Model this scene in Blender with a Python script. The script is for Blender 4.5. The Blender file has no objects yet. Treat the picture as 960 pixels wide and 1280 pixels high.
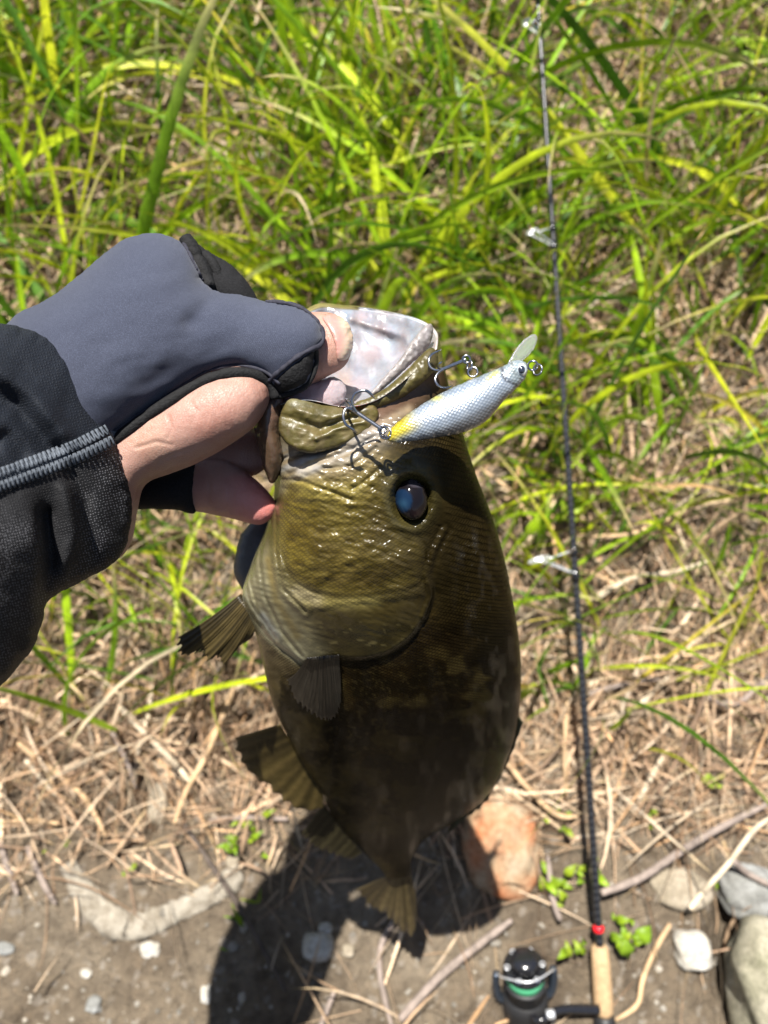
import bpy, bmesh, math, random
import numpy as np
from mathutils import Vector, Matrix
from mathutils.geometry import delaunay_2d_cdt

random.seed(7); RNG = np.random.default_rng(7)
scene = bpy.context.scene
R = math.radians

# ---------------------------------------------------------------- camera
PITCH = 50.0                      # degrees below the horizon
CAM = np.array([0.0, 0.0, 0.95])
cam_d = bpy.data.cameras.new('camera')
cam = bpy.data.objects.new('camera', cam_d)
scene.collection.objects.link(cam)
cam.location = CAM
cam.rotation_euler = (R(90 - PITCH), 0, 0)
cam_d.sensor_fit = 'VERTICAL'; cam_d.sensor_height = 36.0; cam_d.sensor_width = 27.0
cam_d.lens = 26.0
cam_d.clip_start = 0.01; cam_d.clip_end = 2000
cam_d.dof.use_dof = True
cam_d.dof.focus_distance = 0.285
cam_d.dof.aperture_fstop = 8.6
scene.camera = cam

FWD = np.array([0, math.cos(R(PITCH)), -math.sin(R(PITCH))])
UPV = np.array([0, math.sin(R(PITCH)), math.cos(R(PITCH))])
RGT = np.array([1.0, 0, 0])
FPX = 640 * 26.0 / 18.0

# ---------------------------------------------------------------- sun and sky
sun_ray = 0.13 * RGT - 0.85 * UPV + 1.0 * FWD           # direction the light travels
sun_ray = sun_ray / np.linalg.norm(sun_ray)
to_sun = -sun_ray
sun_d = bpy.data.lights.new('sun', 'SUN')
sun = bpy.data.objects.new('sun', sun_d); scene.collection.objects.link(sun)
sun.rotation_euler = Vector(sun_ray).to_track_quat('-Z', 'Y').to_euler()
sun.location = (0, 0, 6)
sun_d.energy = 5.0; sun_d.angle = R(0.53); sun_d.color = (1.0, 0.955, 0.88)
world = bpy.data.worlds.new('World'); scene.world = world
world.use_nodes = True
wn = world.node_tree.nodes; wl = world.node_tree.links
sky = wn.new('ShaderNodeTexSky'); sky.sky_type = 'NISHITA'; sky.sun_disc = False
sky.sun_elevation = math.asin(to_sun[2]); sky.sun_rotation = math.atan2(to_sun[0], to_sun[1])
wl.new(sky.outputs[0], wn['Background'].inputs[0]); wn['Background'].inputs[1].default_value = 0.05
scene.view_settings.view_transform = 'Standard'; scene.view_settings.look = 'None'
scene.view_settings.exposure = 1.42; scene.view_settings.gamma = 1.0
scene.view_settings.use_curve_mapping = False
scene.render.engine = 'CYCLES'
scene.cycles.use_denoising = True
scene.cycles.max_bounces = 7; scene.cycles.transparent_max_bounces = 12
scene.cycles.sample_clamp_indirect = 6.0

# ---------------------------------------------------------------- helpers
def Pt(px, py, d):
    """a point at depth d (metres along the lens axis) given in the photograph's frame"""
    px = np.asarray(px, float); py = np.asarray(py, float); d = np.asarray(d, float)
    x = (px - 480) / FPX * d; y = -(py - 640) / FPX * d
    return CAM + x[..., None] * RGT + y[..., None] * UPV + d[..., None] * FWD

def P1(px, py, d):
    return Pt(np.array([px]), np.array([py]), np.array([d]))[0]

def lerp(a, b, t): return a + (b - a) * t
def sstep(a, b, x):
    t = np.clip((np.asarray(x, float) - a) / (b - a), 0, 1); return t * t * (3 - 2 * t)

def hash2(ix, iy, s=0):
    n = (ix * 374761393 + iy * 668265263 + s * 982451653) & 0xffffffff
    n = ((n ^ (n >> 13)) * 1274126177) & 0xffffffff
    return ((n ^ (n >> 16)) & 0xffff) / 65535.0
def vnoise(x, y, s=0):
    x = np.asarray(x, float); y = np.asarray(y, float)
    ix = np.floor(x).astype(np.int64); iy = np.floor(y).astype(np.int64)
    fx = x - ix; fy = y - iy; fx = fx * fx * (3 - 2 * fx); fy = fy * fy * (3 - 2 * fy)
    a = hash2(ix, iy, s); b = hash2(ix + 1, iy, s); c = hash2(ix, iy + 1, s); d = hash2(ix + 1, iy + 1, s)
    return lerp(lerp(a, b, fx), lerp(c, d, fx), fy) * 2 - 1
def fbm(x, y, o=4, s=0):
    v = 0; a = 0.5
    for k in range(o):
        v = v + a * vnoise(x * 2 ** k, y * 2 ** k, s + k * 17); a *= 0.5
    return v

def catmull(pts, n, closed=False):
    pts = np.asarray(pts, float); m = len(pts)
    out = []
    ts = np.linspace(0, m if closed else m - 1, n, endpoint=not closed)
    for t in ts:
        i = int(math.floor(t)); f = t - i
        if not closed and i >= m - 1: i, f = m - 2, 1.0
        g = (lambda k: pts[k % m]) if closed else (lambda k: pts[min(max(k, 0), m - 1)])
        p0, p1, p2, p3 = g(i - 1), g(i), g(i + 1), g(i + 2)
        out.append(0.5 * ((2 * p1) + (-p0 + p2) * f + (2 * p0 - 5 * p1 + 4 * p2 - p3) * f * f + (-p0 + 3 * p1 - 3 * p2 + p3) * f ** 3))
    return np.array(out)

def resample(poly, step, closed=True):
    poly = np.asarray(poly, float)
    if closed: poly = np.vstack([poly, poly[:1]])
    seg = np.linalg.norm(np.diff(poly, axis=0), axis=1); L = np.concatenate([[0], np.cumsum(seg)])
    n = max(6, int(round(L[-1] / step)))
    t = np.linspace(0, L[-1], n, endpoint=not closed)
    return np.stack([np.interp(t, L, poly[:, k]) for k in range(poly.shape[1])], 1)

def in_poly(px, py, poly):
    px = np.asarray(px, float); py = np.asarray(py, float); ins = np.zeros(px.shape, bool)
    n = len(poly); j = n - 1
    for i in range(n):
        xi, yi = poly[i]; xj, yj = poly[j]
        c = ((yi > py) != (yj > py)) & (px < (xj - xi) * (py - yi) / (yj - yi + 1e-12) + xi)
        ins ^= c; j = i
    return ins
def line_dist(px, py, pts):
    px = np.asarray(px, float); py = np.asarray(py, float); best = np.full(px.shape, 1e9)
    pts = np.asarray(pts, float)
    for a, b in zip(pts[:-1], pts[1:]):
        d = b - a; L = d @ d + 1e-12
        t = np.clip(((px - a[0]) * d[0] + (py - a[1]) * d[1]) / L, 0, 1)
        best = np.minimum(best, np.hypot(px - a[0] - t * d[0], py - a[1] - t * d[1]))
    return best
def sdf(px, py, poly):
    """positive inside"""
    d = line_dist(px, py, np.vstack([poly, poly[:1]])); return np.where(in_poly(px, py, poly), d, -d)

# ---------------------------------------------------------------- objects
def link(o): scene.collection.objects.link(o); return o
def root(name, label, cat, loc, group=None):
    o = link(bpy.data.objects.new(name, None)); o.location = loc; o.empty_display_size = 0.02
    o['label'] = label; o['category'] = cat
    if group: o['group'] = group
    return o
def wloc(o):
    v = np.array(o.location[:])
    return v + wloc(o.parent) if o.parent else v
def mesh_obj(name, V, F, mat=None, parent=None, col=None, suv=None, smooth=True, label=None, cat=None, group=None, kind=None, origin=None):
    V = np.asarray(V, float)
    c = V.mean(0) if origin is None else np.asarray(origin, float)
    me = bpy.data.meshes.new(name)
    if isinstance(F, np.ndarray) and F.ndim == 2:
        k = F.shape[1]
        me.vertices.add(len(V)); me.vertices.foreach_set('co', (V - c).astype(np.float32).ravel())
        me.loops.add(F.size); me.loops.foreach_set('vertex_index', F.astype(np.int32).ravel())
        me.polygons.add(len(F)); me.polygons.foreach_set('loop_start', np.arange(0, F.size, k, dtype=np.int32))
        me.polygons.foreach_set('loop_total', np.full(len(F), k, np.int32))
        me.update(calc_edges=True); me.validate()
    else:
        me.from_pydata((V - c).tolist(), [], [list(map(int, f)) for f in F]); me.update()
    if smooth: me.polygons.foreach_set('use_smooth', np.ones(len(me.polygons), bool))
    if col is not None:
        a = me.color_attributes.new('Col', 'FLOAT_COLOR', 'POINT')
        cc = np.ones((len(V), 4), np.float32); cc[:, :np.shape(col)[-1]] = col; a.data.foreach_set('color', cc.ravel())
    if suv is not None:
        a = me.attributes.new('suv', 'FLOAT_VECTOR', 'POINT')
        ss = np.zeros((len(V), 3), np.float32); ss[:, :suv.shape[1]] = suv; a.data.foreach_set('vector', ss.ravel())
    if mat: me.materials.append(mat)
    o = link(bpy.data.objects.new(name, me))
    if parent is not None:
        o.parent = parent; o.location = c - wloc(parent)
    else: o.location = c
    if label: o['label'] = label
    if cat: o['category'] = cat
    if group: o['group'] = group
    if kind: o['kind'] = kind
    return o

def fix_normals(o):
    bm = bmesh.new(); bm.from_mesh(o.data); bmesh.ops.recalc_face_normals(bm, faces=bm.faces); bm.to_mesh(o.data); bm.free(); return o

def inflate_data(poly, d0, tf, tb, step=5.0, power=0.5, relief=None, smooth=True, npts=None):
    """closed pillow with the given outline: front bulges tf, back tb (metres).  returns V, F, px, py, h, front"""
    poly = np.asarray(poly, float)
    if smooth: poly = catmull(poly, len(poly) * 10, True)
    b = resample(poly, step)
    lo = b.min(0); hi = b.max(0)
    gx = np.arange(lo[0], hi[0], step); gy = np.arange(lo[1], hi[1], step * 0.866)
    G = np.array([(x + (step / 2 if k % 2 else 0), y) for k, y in enumerate(gy) for x in gx])
    s = sdf(G[:, 0], G[:, 1], b); G = G[s > step * 0.55]
    pts = np.vstack([b, G]); nb = len(b)
    vs, es, fs, ov, oe, of = delaunay_2d_cdt([Vector(p) for p in pts], [], [list(range(nb))], 1, 1e-6)
    vs = np.array([v[:] for v in vs]); fs = [tuple(f) for f in fs]
    isb = np.zeros(len(vs), bool)
    for i, o in enumerate(ov):
        if any(k < nb for k in o): isb[i] = True
    n = len(vs)
    A = np.zeros((n, n), np.float32)
    for f in fs:
        for a, c in ((f[0], f[1]), (f[1], f[2]), (f[2], f[0])):
            A[a, c] = A[c, a] = 1
    deg = A.sum(1); Lm = np.diag(deg) - A
    I = ~isb
    phi = np.zeros(n)
    phi[I] = np.linalg.solve(Lm[np.ix_(I, I)].astype(np.float64), np.ones(I.sum()))
    h = np.maximum(phi / phi.max(), 0) ** power
    px, py = vs[:, 0], vs[:, 1]
    d = d0(px, py) if callable(d0) else np.full(n, float(d0))
    rl = relief(px, py, h) if relief is not None else 0.0
    df = d - tf * h - rl
    VF = Pt(px, py, df)
    idx = np.where(I)[0]; bmap = np.arange(n); bmap[idx] = n + np.arange(len(idx))
    VB = Pt(px[idx], py[idx], d[idx] + tb * h[idx])
    V = np.vstack([VF, VB])
    F = [(f[0], f[2], f[1]) for f in fs] + [(bmap[f[0]], bmap[f[1]], bmap[f[2]]) for f in fs]
    PX = np.concatenate([px, px[idx]]); PY = np.concatenate([py, py[idx]]); H = np.concatenate([h, h[idx]])
    FR = np.concatenate([np.ones(n), np.zeros(len(idx))])
    return V, np.array(F), PX, PY, H, FR, np.concatenate([df, d[idx] + tb * h[idx]])

FRONT = {}
def inflate(name, poly, d0, tf, tb, mat, parent=None, step=5.0, power=0.5, relief=None, col=None, rot=0.0, sub=1, key=None, smooth=True, pxmm=None, **kw):
    V, F, PX, PY, H, FR, D = inflate_data(poly, d0, tf, tb, step, power, relief, smooth)
    ca, sa = math.cos(rot), math.sin(rot)
    cx, cy = PX.mean(), PY.mean()
    sc = 1000 * D.mean() / FPX
    suv = np.stack([((PX - cx) * ca + (PY - cy) * sa) * sc, (-(PX - cx) * sa + (PY - cy) * ca) * sc, FR], 1)
    c = col(PX, PY, H, FR) if callable(col) else (np.tile(np.array(col), (len(V), 1)) if col is not None else None)
    o = mesh_obj(name, V, F, mat, parent, c, suv, **kw)
    fix_normals(o)
    if sub:
        m = o.modifiers.new('sub', 'SUBSURF'); m.levels = sub; m.render_levels = sub
    if key:
        f = FR > 0.5; FRONT.setdefault(key, []).append(np.stack([PX[f], PY[f], D[f]], 1))
    return o
def front_depth(keys, px, py, k=4):
    px = np.atleast_1d(np.asarray(px, float)); py = np.atleast_1d(np.asarray(py, float))
    best = np.full(px.shape, 9.0)
    for key in keys:
        for arr in FRONT[key]:
            for i in range(len(px)):
                d2 = (arr[:, 0] - px[i]) ** 2 + (arr[:, 1] - py[i]) ** 2
                j = np.argpartition(d2, k)[:k]
                if d2[j].min() < 300:
                    w = 1 / (d2[j] + 0.5); best[i] = min(best[i], (w * arr[j, 2]).sum() / w.sum())
    return best

def tube_data(C, rad, seg=8, cap=True, flat=1.0):
    C = np.asarray(C, float); n = len(C); rad = np.broadcast_to(np.asarray(rad, float), (n,))
    T = np.gradient(C, axis=0); T /= np.linalg.norm(T, axis=1)[:, None] + 1e-12
    ref = np.array([0.13, 0.2, 0.97]); V = []
    prev = None
    for i in range(n):
        if prev is None:
            u = np.cross(T[i], ref)
            if np.linalg.norm(u) < 0.1: u = np.cross(T[i], [1, 0, 0])
        else: u = prev - T[i] * (prev @ T[i])
        u /= np.linalg.norm(u) + 1e-12; prev = u; w = np.cross(T[i], u)
        for k in range(seg):
            a = 2 * math.pi * k / seg; V.append(C[i] + rad[i] * (math.cos(a) * u + flat * math.sin(a) * w))
    F = []
    for i in range(n - 1):
        for k in range(seg):
            k2 = (k + 1) % seg; F.append((i * seg + k, i * seg + k2, (i + 1) * seg + k2, (i + 1) * seg + k))
    if cap:
        V.append(C[0]); V.append(C[-1]); a, b = len(V) - 2, len(V) - 1
        for k in range(seg):
            F.append((a, (k + 1) % seg, k)); F.append((b, (n - 1) * seg + k, (n - 1) * seg + (k + 1) % seg))
    return np.array(V), F
class MB:
    def __init__(s): s.V = []; s.F = []; s.C = []; s.n = 0
    def add(s, V, F, col=None):
        V = np.asarray(V); s.V.append(V); s.F += [tuple(i + s.n for i in f) for f in F]; s.n += len(V)
        s.C.append(np.tile(np.array(col if col is not None else (1, 1, 1)), (len(V), 1)) if col is None or np.ndim(col) == 1 else np.asarray(col))
        return s
    def build(s, name, mat, parent=None, **kw):
        return mesh_obj(name, np.vstack(s.V), s.F, mat, parent, np.vstack(s.C), **kw)
def tube(name, C, rad, mat, parent=None, seg=8, col=None, flat=1.0, **kw):
    V, F = tube_data(C, rad, seg, True, flat)
    c = None if col is None else np.tile(np.array(col), (len(V), 1))
    return mesh_obj(name, V, F, mat, parent, c, **kw)
def pxtube(pts, n=24):
    p = catmull(pts, n); return Pt(p[:, 0], p[:, 1], p[:, 2])
def lathe_data(axis_o, axis_d, prof, seg=28):
    """prof: list of (distance along axis, radius)"""
    a = np.asarray(axis_d, float); a /= np.linalg.norm(a)
    u = np.cross(a, [0.3, 0.5, 0.8]); u /= np.linalg.norm(u); w = np.cross(a, u)
    V = []; F = []
    for (t, r) in prof:
        for k in range(seg):
            q = 2 * math.pi * k / seg; V.append(np.asarray(axis_o) + a * t + r * (math.cos(q) * u + math.sin(q) * w))
    for i in range(len(prof) - 1):
        for k in range(seg):
            k2 = (k + 1) % seg; F.append((i * seg + k, i * seg + k2, (i + 1) * seg + k2, (i + 1) * seg + k))
    F.append(tuple(range(seg - 1, -1, -1))); F.append(tuple((len(prof) - 1) * seg + k for k in range(seg)))
    return np.array(V), F

# ---------------------------------------------------------------- materials
def new_mat(name):
    m = bpy.data.materials.new(name); m.use_nodes = True
    nt = m.node_tree; return m, nt, nt.nodes['Principled BSDF']
def N(nt, kind, **kw):
    n = nt.nodes.new(kind)
    for k, v in kw.items():
        if hasattr(n, k): setattr(n, k, v)
    return n
def setin(n, **kw):
    for k, v in kw.items(): n.inputs[k.replace('_', ' ')].default_value = v
    return n
def noise_fac(nt, scale, detail=4, coord=None, rough=0.6):
    tc = nt.nodes.new('ShaderNodeTexCoord'); nz = nt.nodes.new('ShaderNodeTexNoise')
    nz.inputs['Scale'].default_value = scale; nz.inputs['Detail'].default_value = detail; nz.inputs['Roughness'].default_value = rough
    nt.links.new(coord if coord is not None else tc.outputs['Object'], nz.inputs['Vector']); return nz.outputs['Fac']
def bump(nt, bsdf, facs, normal_in=None):
    prev = normal_in
    for fac, dist, st in facs:
        b = nt.nodes.new('ShaderNodeBump'); b.inputs['Distance'].default_value = dist; b.inputs['Strength'].default_value = st
        nt.links.new(fac, b.inputs['Height'])
        if prev is not None: nt.links.new(prev, b.inputs['Normal'])
        prev = b.outputs['Normal']
    nt.links.new(prev, bsdf.inputs['Normal']); return prev
def colmix(nt, a, b, fac, mode='MIX'):
    m = nt.nodes.new('ShaderNodeMix'); m.data_type = 'RGBA'; m.blend_type = mode
    for s, v in ((m.inputs[6], a), (m.inputs[7], b)):
        if isinstance(v, (tuple, list)): s.default_value = (*v, 1)
        else: nt.links.new(v, s)
    if isinstance(fac, (int, float)): m.inputs[0].default_value = fac
    else: nt.links.new(fac, m.inputs[0])
    return m.outputs[2]
def ramp(nt, fac, stops):
    r = nt.nodes.new('ShaderNodeValToRGB'); cr = r.color_ramp
    while len(cr.elements) < len(stops): cr.elements.new(0.5)
    for e, (p, c) in zip(cr.elements, stops): e.position = p; e.color = (*c, 1) if len(c) == 3 else c
    nt.links.new(fac, r.inputs[0]); return r.outputs[0]
def vcol(nt):
    a = nt.nodes.new('ShaderNodeAttribute'); a.attribute_name = 'Col'; return a.outputs['Color']
def suvn(nt, sx=1, sy=1, rot=0):
    a = nt.nodes.new('ShaderNodeAttribute'); a.attribute_name = 'suv'
    mp = nt.nodes.new('ShaderNodeMapping'); mp.inputs['Scale'].default_value = (sx, sy, 1); mp.inputs['Rotation'].default_value = (0, 0, rot)
    nt.links.new(a.outputs['Vector'], mp.inputs['Vector']); return mp.outputs['Vector']
def math_n(nt, op, a, b=None):
    m = nt.nodes.new('ShaderNodeMath'); m.operation = op
    for s, v in ((m.inputs[0], a), (m.inputs[1], b)):
        if v is None: continue
        if isinstance(v, (int, float)): s.default_value = v
        else: nt.links.new(v, s)
    return m.outputs[0]
def simple(name, col, rough=0.5, metal=0.0, spec=0.5, nscale=None, namt=0.25, bumpd=0.0):
    m, nt, b = new_mat(name)
    b.inputs['Roughness'].default_value = rough; b.inputs['Metallic'].default_value = metal; b.inputs['Specular IOR Level'].default_value = spec
    f = noise_fac(nt, nscale or 200)
    c = ramp(nt, f, [(0.3, tuple(x * (1 - namt) for x in col)), (0.7, tuple(min(1, x * (1 + namt)) for x in col))])
    nt.links.new(c, b.inputs['Base Color'])
    if bumpd: bump(nt, b, [(f, bumpd, 0.6)])
    return m

def foliage_mat(name, trans=0.35, rough=0.45, spec=0.35):
    m, nt, b = new_mat(name)
    c = vcol(nt); f = noise_fac(nt, 60, 3)
    c2 = colmix(nt, c, ramp(nt, f, [(0.3, (0.6, 0.6, 0.6)), (0.7, (1.25, 1.2, 1.1))]), 1.0, 'MULTIPLY')
    nt.links.new(c2, b.inputs['Base Color']); b.inputs['Roughness'].default_value = rough; b.inputs['Specular IOR Level'].default_value = spec
    tr = nt.nodes.new('ShaderNodeBsdfTranslucent'); nt.links.new(c2, tr.inputs['Color'])
    mx = nt.nodes.new('ShaderNodeMixShader'); mx.inputs[0].default_value = trans
    nt.links.new(b.outputs[0], mx.inputs[1]); nt.links.new(tr.outputs[0], mx.inputs[2])
    nt.links.new(mx.outputs[0], nt.nodes['Material Output'].inputs['Surface']); return m
M = {}
M['grass'] = foliage_mat('grass_blades', 0.38)
M['straw'] = foliage_mat('dry_straw', 0.12, 0.6, 0.3)

def soil_mat():
    m, nt, b = new_mat('bank_soil')
    tc = nt.nodes.new('ShaderNodeTexCoord')
    f1 = noise_fac(nt, 9, 6, tc.outputs['Object']); f2 = noise_fac(nt, 90, 5, tc.outputs['Object']); f3 = noise_fac(nt, 420, 3, tc.outputs['Object'])
    c = ramp(nt, f1, [(0.3, (0.075, 0.056, 0.038)), (0.5, (0.125, 0.098, 0.068)), (0.72, (0.18, 0.148, 0.108))])
    c = colmix(nt, c, ramp(nt, f2, [(0.25, (0.45, 0.42, 0.4)), (0.5, (1, 1, 1)), (0.75, (1.4, 1.35, 1.3))]), 0.8, 'MULTIPLY')
    vo = nt.nodes.new('ShaderNodeTexVoronoi'); vo.inputs['Scale'].default_value = 170; nt.links.new(tc.outputs['Object'], vo.inputs['Vector'])
    spk = ramp(nt, vo.outputs['Color'], [(0.80, (0, 0, 0)), (0.86, (1, 1, 1))])
    c = colmix(nt, c, (0.36, 0.33, 0.29), math_n(nt, 'MULTIPLY', spk, 0.25))
    nt.links.new(c, b.inputs['Base Color']); b.inputs['Roughness'].default_value = 0.9; b.inputs['Specular IOR Level'].default_value = 0.25
    bump(nt, b, [(f2, 0.010, 0.9), (f3, 0.004, 0.8)]); return m
M['soil'] = soil_mat()

def stone_mat(name, cols, rough=0.8, scale=40):
    cols = [tuple(x * 0.55 for x in c) for c in cols]
    m, nt, b = new_mat(name)
    f1 = noise_fac(nt, scale, 6); f2 = noise_fac(nt, scale * 8, 4)
    c = ramp(nt, f1, [(0.3, cols[0]), (0.52, cols[1]), (0.7, cols[2])])
    c = colmix(nt, c, ramp(nt, f2, [(0.3, (0.65, 0.65, 0.65)), (0.7, (1.2, 1.2, 1.2))]), 0.8, 'MULTIPLY')
    nt.links.new(c, b.inputs['Base Color']); b.inputs['Roughness'].default_value = rough; b.inputs['Specular IOR Level'].default_value = 0.3
    bump(nt, b, [(f1, 0.003, 0.5), (f2, 0.001, 0.6)]); return m
M['stone_tan'] = stone_mat('tan_stone', [(0.30, 0.25, 0.17), (0.45, 0.38, 0.28), (0.55, 0.48, 0.38)])
M['stone_grey'] = stone_mat('grey_stone', [(0.22, 0.22, 0.20), (0.34, 0.34, 0.32), (0.45, 0.46, 0.45)])
M['stone_lichen'] = stone_mat('lichen_stone', [(0.30, 0.29, 0.19), (0.54, 0.50, 0.37), (0.70, 0.65, 0.52)], 0.9, 25)
M['stone_white'] = stone_mat('white_stone', [(0.50, 0.45, 0.36), (0.70, 0.66, 0.58), (0.85, 0.82, 0.76)])
M['chalk'] = stone_mat('chalky_strip', [(0.22, 0.18, 0.13), (0.44, 0.39, 0.31), (0.56, 0.51, 0.42)], 0.9, 90)
M['stone_orange'] = stone_mat('orange_stone', [(0.60, 0.17, 0.05), (0.52, 0.34, 0.20), (0.52, 0.44, 0.31)], 0.85, 24)
M['twig'] = simple('grey_twig', (0.208, 0.168, 0.144), 0.85, 0, 0.2, 90, 0.4, 0.001)
M['twig_dark'] = simple('dark_twig', (0.07, 0.055, 0.045), 0.8, 0, 0.2, 90, 0.4, 0.001)
M['stalk'] = simple('tan_stalk', (0.368, 0.272, 0.176), 0.7, 0, 0.3, 60, 0.4, 0.0006)
M['stalk_b'] = simple('pale_stalk', (0.416, 0.344, 0.248), 0.7, 0, 0.3, 60, 0.4, 0.0006)
M['stalk_c'] = simple('orange_stalk', (0.376, 0.256, 0.144), 0.7, 0, 0.3, 60, 0.4, 0.0006)

# =============================================================== GROUND
def ground_z(x, y):
    """bank rising away from the viewer; height above the datum, y in metres ahead"""
    s = 0.675
    z0 = CAM[2] - 0.651
    lin = z0 + (y - 0.546) * s
    k = 0.17                                   # flattens towards the viewer's feet
    yb = 0.16
    t = (y - yb) / k
    soft = k * np.log1p(np.exp(np.clip(t, -60, 60)))
    base = z0 + (yb - 0.546) * s + soft * s + np.minimum(y - yb, 0) * 0.10
    y2 = 2.6                                   # and levels off on top of the bank
    over = np.maximum(y - y2, 0); base = base - over * s + 1.2 * s * (1 - np.exp(-over / 1.2)) * 0.6
    fade = np.exp(-((np.maximum(np.abs(x) - 2, 0) + np.maximum(np.abs(y - 0.6) - 2, 0)) / 6.0))
    bumps = 0.022 * fbm(x * 6 + 3, y * 6, 3, 5) + 0.012 * fbm(x * 22, y * 22, 3, 9)
    fine = 0.007 * fbm(x * 70, y * 70, 3, 31)
    hollow = -0.02 * np.exp(-(((x + 0.30) / 0.05) ** 2 + ((y - 0.26) / 0.03) ** 2)) - 0.05 * np.exp(-(((x - 0.36) / 0.028) ** 2 + ((y - 0.125) / 0.055) ** 2))
    return base + bumps * fade + fine * fade + hollow
def axis_grid(lo, hi, fine, far_lo, far_hi):
    c = list(np.arange(lo, hi + 1e-9, fine)); st = fine
    while c[-1] < far_hi: st *= 1.22; c.append(c[-1] + st)
    st = fine; l = []
    p = lo
    while p > far_lo: st *= 1.22; p -= st; l.append(p)
    return np.array(l[::-1] + c)
gx = axis_grid(-0.75, 0.75, 0.006, -260, 260); gy = axis_grid(-0.12, 1.35, 0.006, -200, 400)
GX, GY = np.meshgrid(gx, gy)
GZ = ground_z(GX, GY)
V = np.stack([GX, GY, GZ], -1).reshape(-1, 3); nx_ = len(gx)
ii = np.arange(len(gy) - 1)[:, None] * nx_ + np.arange(nx_ - 1)[None]
F = np.stack([ii, ii + 1, ii + nx_ + 1, ii + nx_], -1).reshape(-1, 4)
mesh_obj('ground', V, F, M['soil'], kind='structure', origin=(0, 0, 0))

def ground_hit(px, py, lift=0.0):
    """where the line of sight meets the bank: ground point and its depth"""
    d = np.linspace(0.45, 2.6, 2600)
    p = Pt(np.full_like(d, px), np.full_like(d, py), d)
    g = p[:, 2] - ground_z(p[:, 0], p[:, 1]) - lift
    k = np.argmax(g < 0)
    return p[k], d[k]
def gp(px, py, lift=0.0):
    return ground_hit(px, py, lift)[0]
def gd(px, py, lift=0.0): return ground_hit(px, py, lift)[1]

# =============================================================== VEGETATION (stuff)
def ribbons(rootp, direc, length, width, droop, side, nseg, fold, cols, curl=None):
    """many blades at once.  direc: unit start dir, droop: bend downward, side: sideways bend dir. -> V,F,C"""
    n = len(rootp); t = np.linspace(0, 1, nseg + 1)
    up = np.array([0, 0, 1.0])
    C = np.zeros((n, nseg + 1, 3)); C[:, 0] = rootp
    dcur = direc.copy()
    for k in range(1, nseg + 1):
        f = (k / nseg)
        dcur = dcur + (-up[None] * (droop * f * 2.2 / nseg)[:, None]) + side * (1.0 / nseg)
        dcur /= np.linalg.norm(dcur, axis=1)[:, None]
        C[:, k] = C[:, k - 1] + dcur * (length / nseg)[:, None]
    T = np.gradient(C, axis=1); T /= np.linalg.norm(T, axis=2)[..., None] + 1e-9
    rv = np.random.default_rng(11).normal(size=(n, 3)); rv[:, 2] *= 0.4
    S = np.cross(T, rv[:, None, :]); S /= np.linalg.norm(S, axis=2)[..., None] + 1e-9
    Nn = np.cross(S, T)
    w = width[:, None] * (np.minimum(1, 0.55 + 1.6 * t) * (1 - t ** 2.6) ** 0.8)[None] + 1e-5
    L = C - S * w[..., None] / 2; Rr = C + S * w[..., None] / 2; Mid = C - Nn * (w * fold)[..., None]
    V = np.stack([L, Mid, Rr], 2).reshape(-1, 3)
    base = (np.arange(n) * (nseg + 1) * 3)[:, None, None] + (np.arange(nseg) * 3)[None, :, None]
    q = []
    for a in (0, 1): q.append(np.concatenate([base + a, base + a + 1, base + a + 4, base + a + 3], 2))
    F = np.stack(q, 2).reshape(-1, 4)
    tt = np.repeat(t, 3)[None, :, None]
    fl = (np.random.default_rng(5).uniform(0, 1, n) < 0.45)[:, None, None] * sstep(0.62, 1.0, tt)
    CC = cols[:, None, :] * (1 - fl) + np.array((0.46, 0.36, 0.20)) * fl
    return V, F, CC.reshape(-1, 3), (nseg + 1) * 3

GREENS = np.array([(0.23, 0.36, 0.012), (0.15, 0.28, 0.010), (0.34, 0.42, 0.015), (0.07, 0.16, 0.012), (0.42, 0.46, 0.025), (0.10, 0.22, 0.03), (0.48, 0.42, 0.05)])
GW = np.array([0.26, 0.22, 0.2, 0.12, 0.1, 0.06, 0.04])
TANS = np.array([(0.50, 0.37, 0.24), (0.42, 0.30, 0.19), (0.58, 0.47, 0.33), (0.32, 0.22, 0.14), (0.47, 0.40, 0.29), (0.52, 0.34, 0.18), (0.22, 0.155, 0.10)])
TW = np.array([0.24, 0.18, 0.18, 0.14, 0.12, 0.08, 0.06])
def unit(v): return v / (np.linalg.norm(v, axis=-1)[..., None] + 1e-9)

def px_of(p):
    r = p - CAM; d = r @ FWD; return 480 + FPX * (r @ RGT) / d, 640 - FPX * (r @ UPV) / d

def green_density(x, y):
    p = np.stack([x, y, ground_z(x, y)], -1); u, v = px_of(p)
    d = np.clip((980 - v) / 640, 0, 1) ** 1.15
    d = d * (0.55 + 0.75 * sstep(-0.25, 0.25, fbm(x * 5 + 9, y * 5 + 2, 2, 77)))
    d *= 1 - 0.75 * np.exp(-(((u - 250) / 80) ** 2 + ((v - 210) / 110) ** 2))      # open patch with litter
    d *= 1 - 0.6 * np.exp(-(((u - 800) / 100) ** 2 + ((v - 230) / 70) ** 2))
    d *= 1 + 1.2 * np.exp(-(((u - 540) / 120) ** 2 + ((v - 170) / 130) ** 2))
    d *= 1 + 0.8 * np.exp(-(((u - 40) / 110) ** 2 + ((v - 330) / 150) ** 2))
    d *= 1 + 0.5 * np.exp(-(((u - 800) / 170) ** 2 + ((v - 560) / 130) ** 2))
    d = d + 0.30 * np.exp(-(((u - 790) / 190) ** 2 + ((v - 690) / 110) ** 2)) + 0.22 * np.exp(-(((u - 180) / 140) ** 2 + ((v - 760) / 90) ** 2))
    return d
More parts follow.
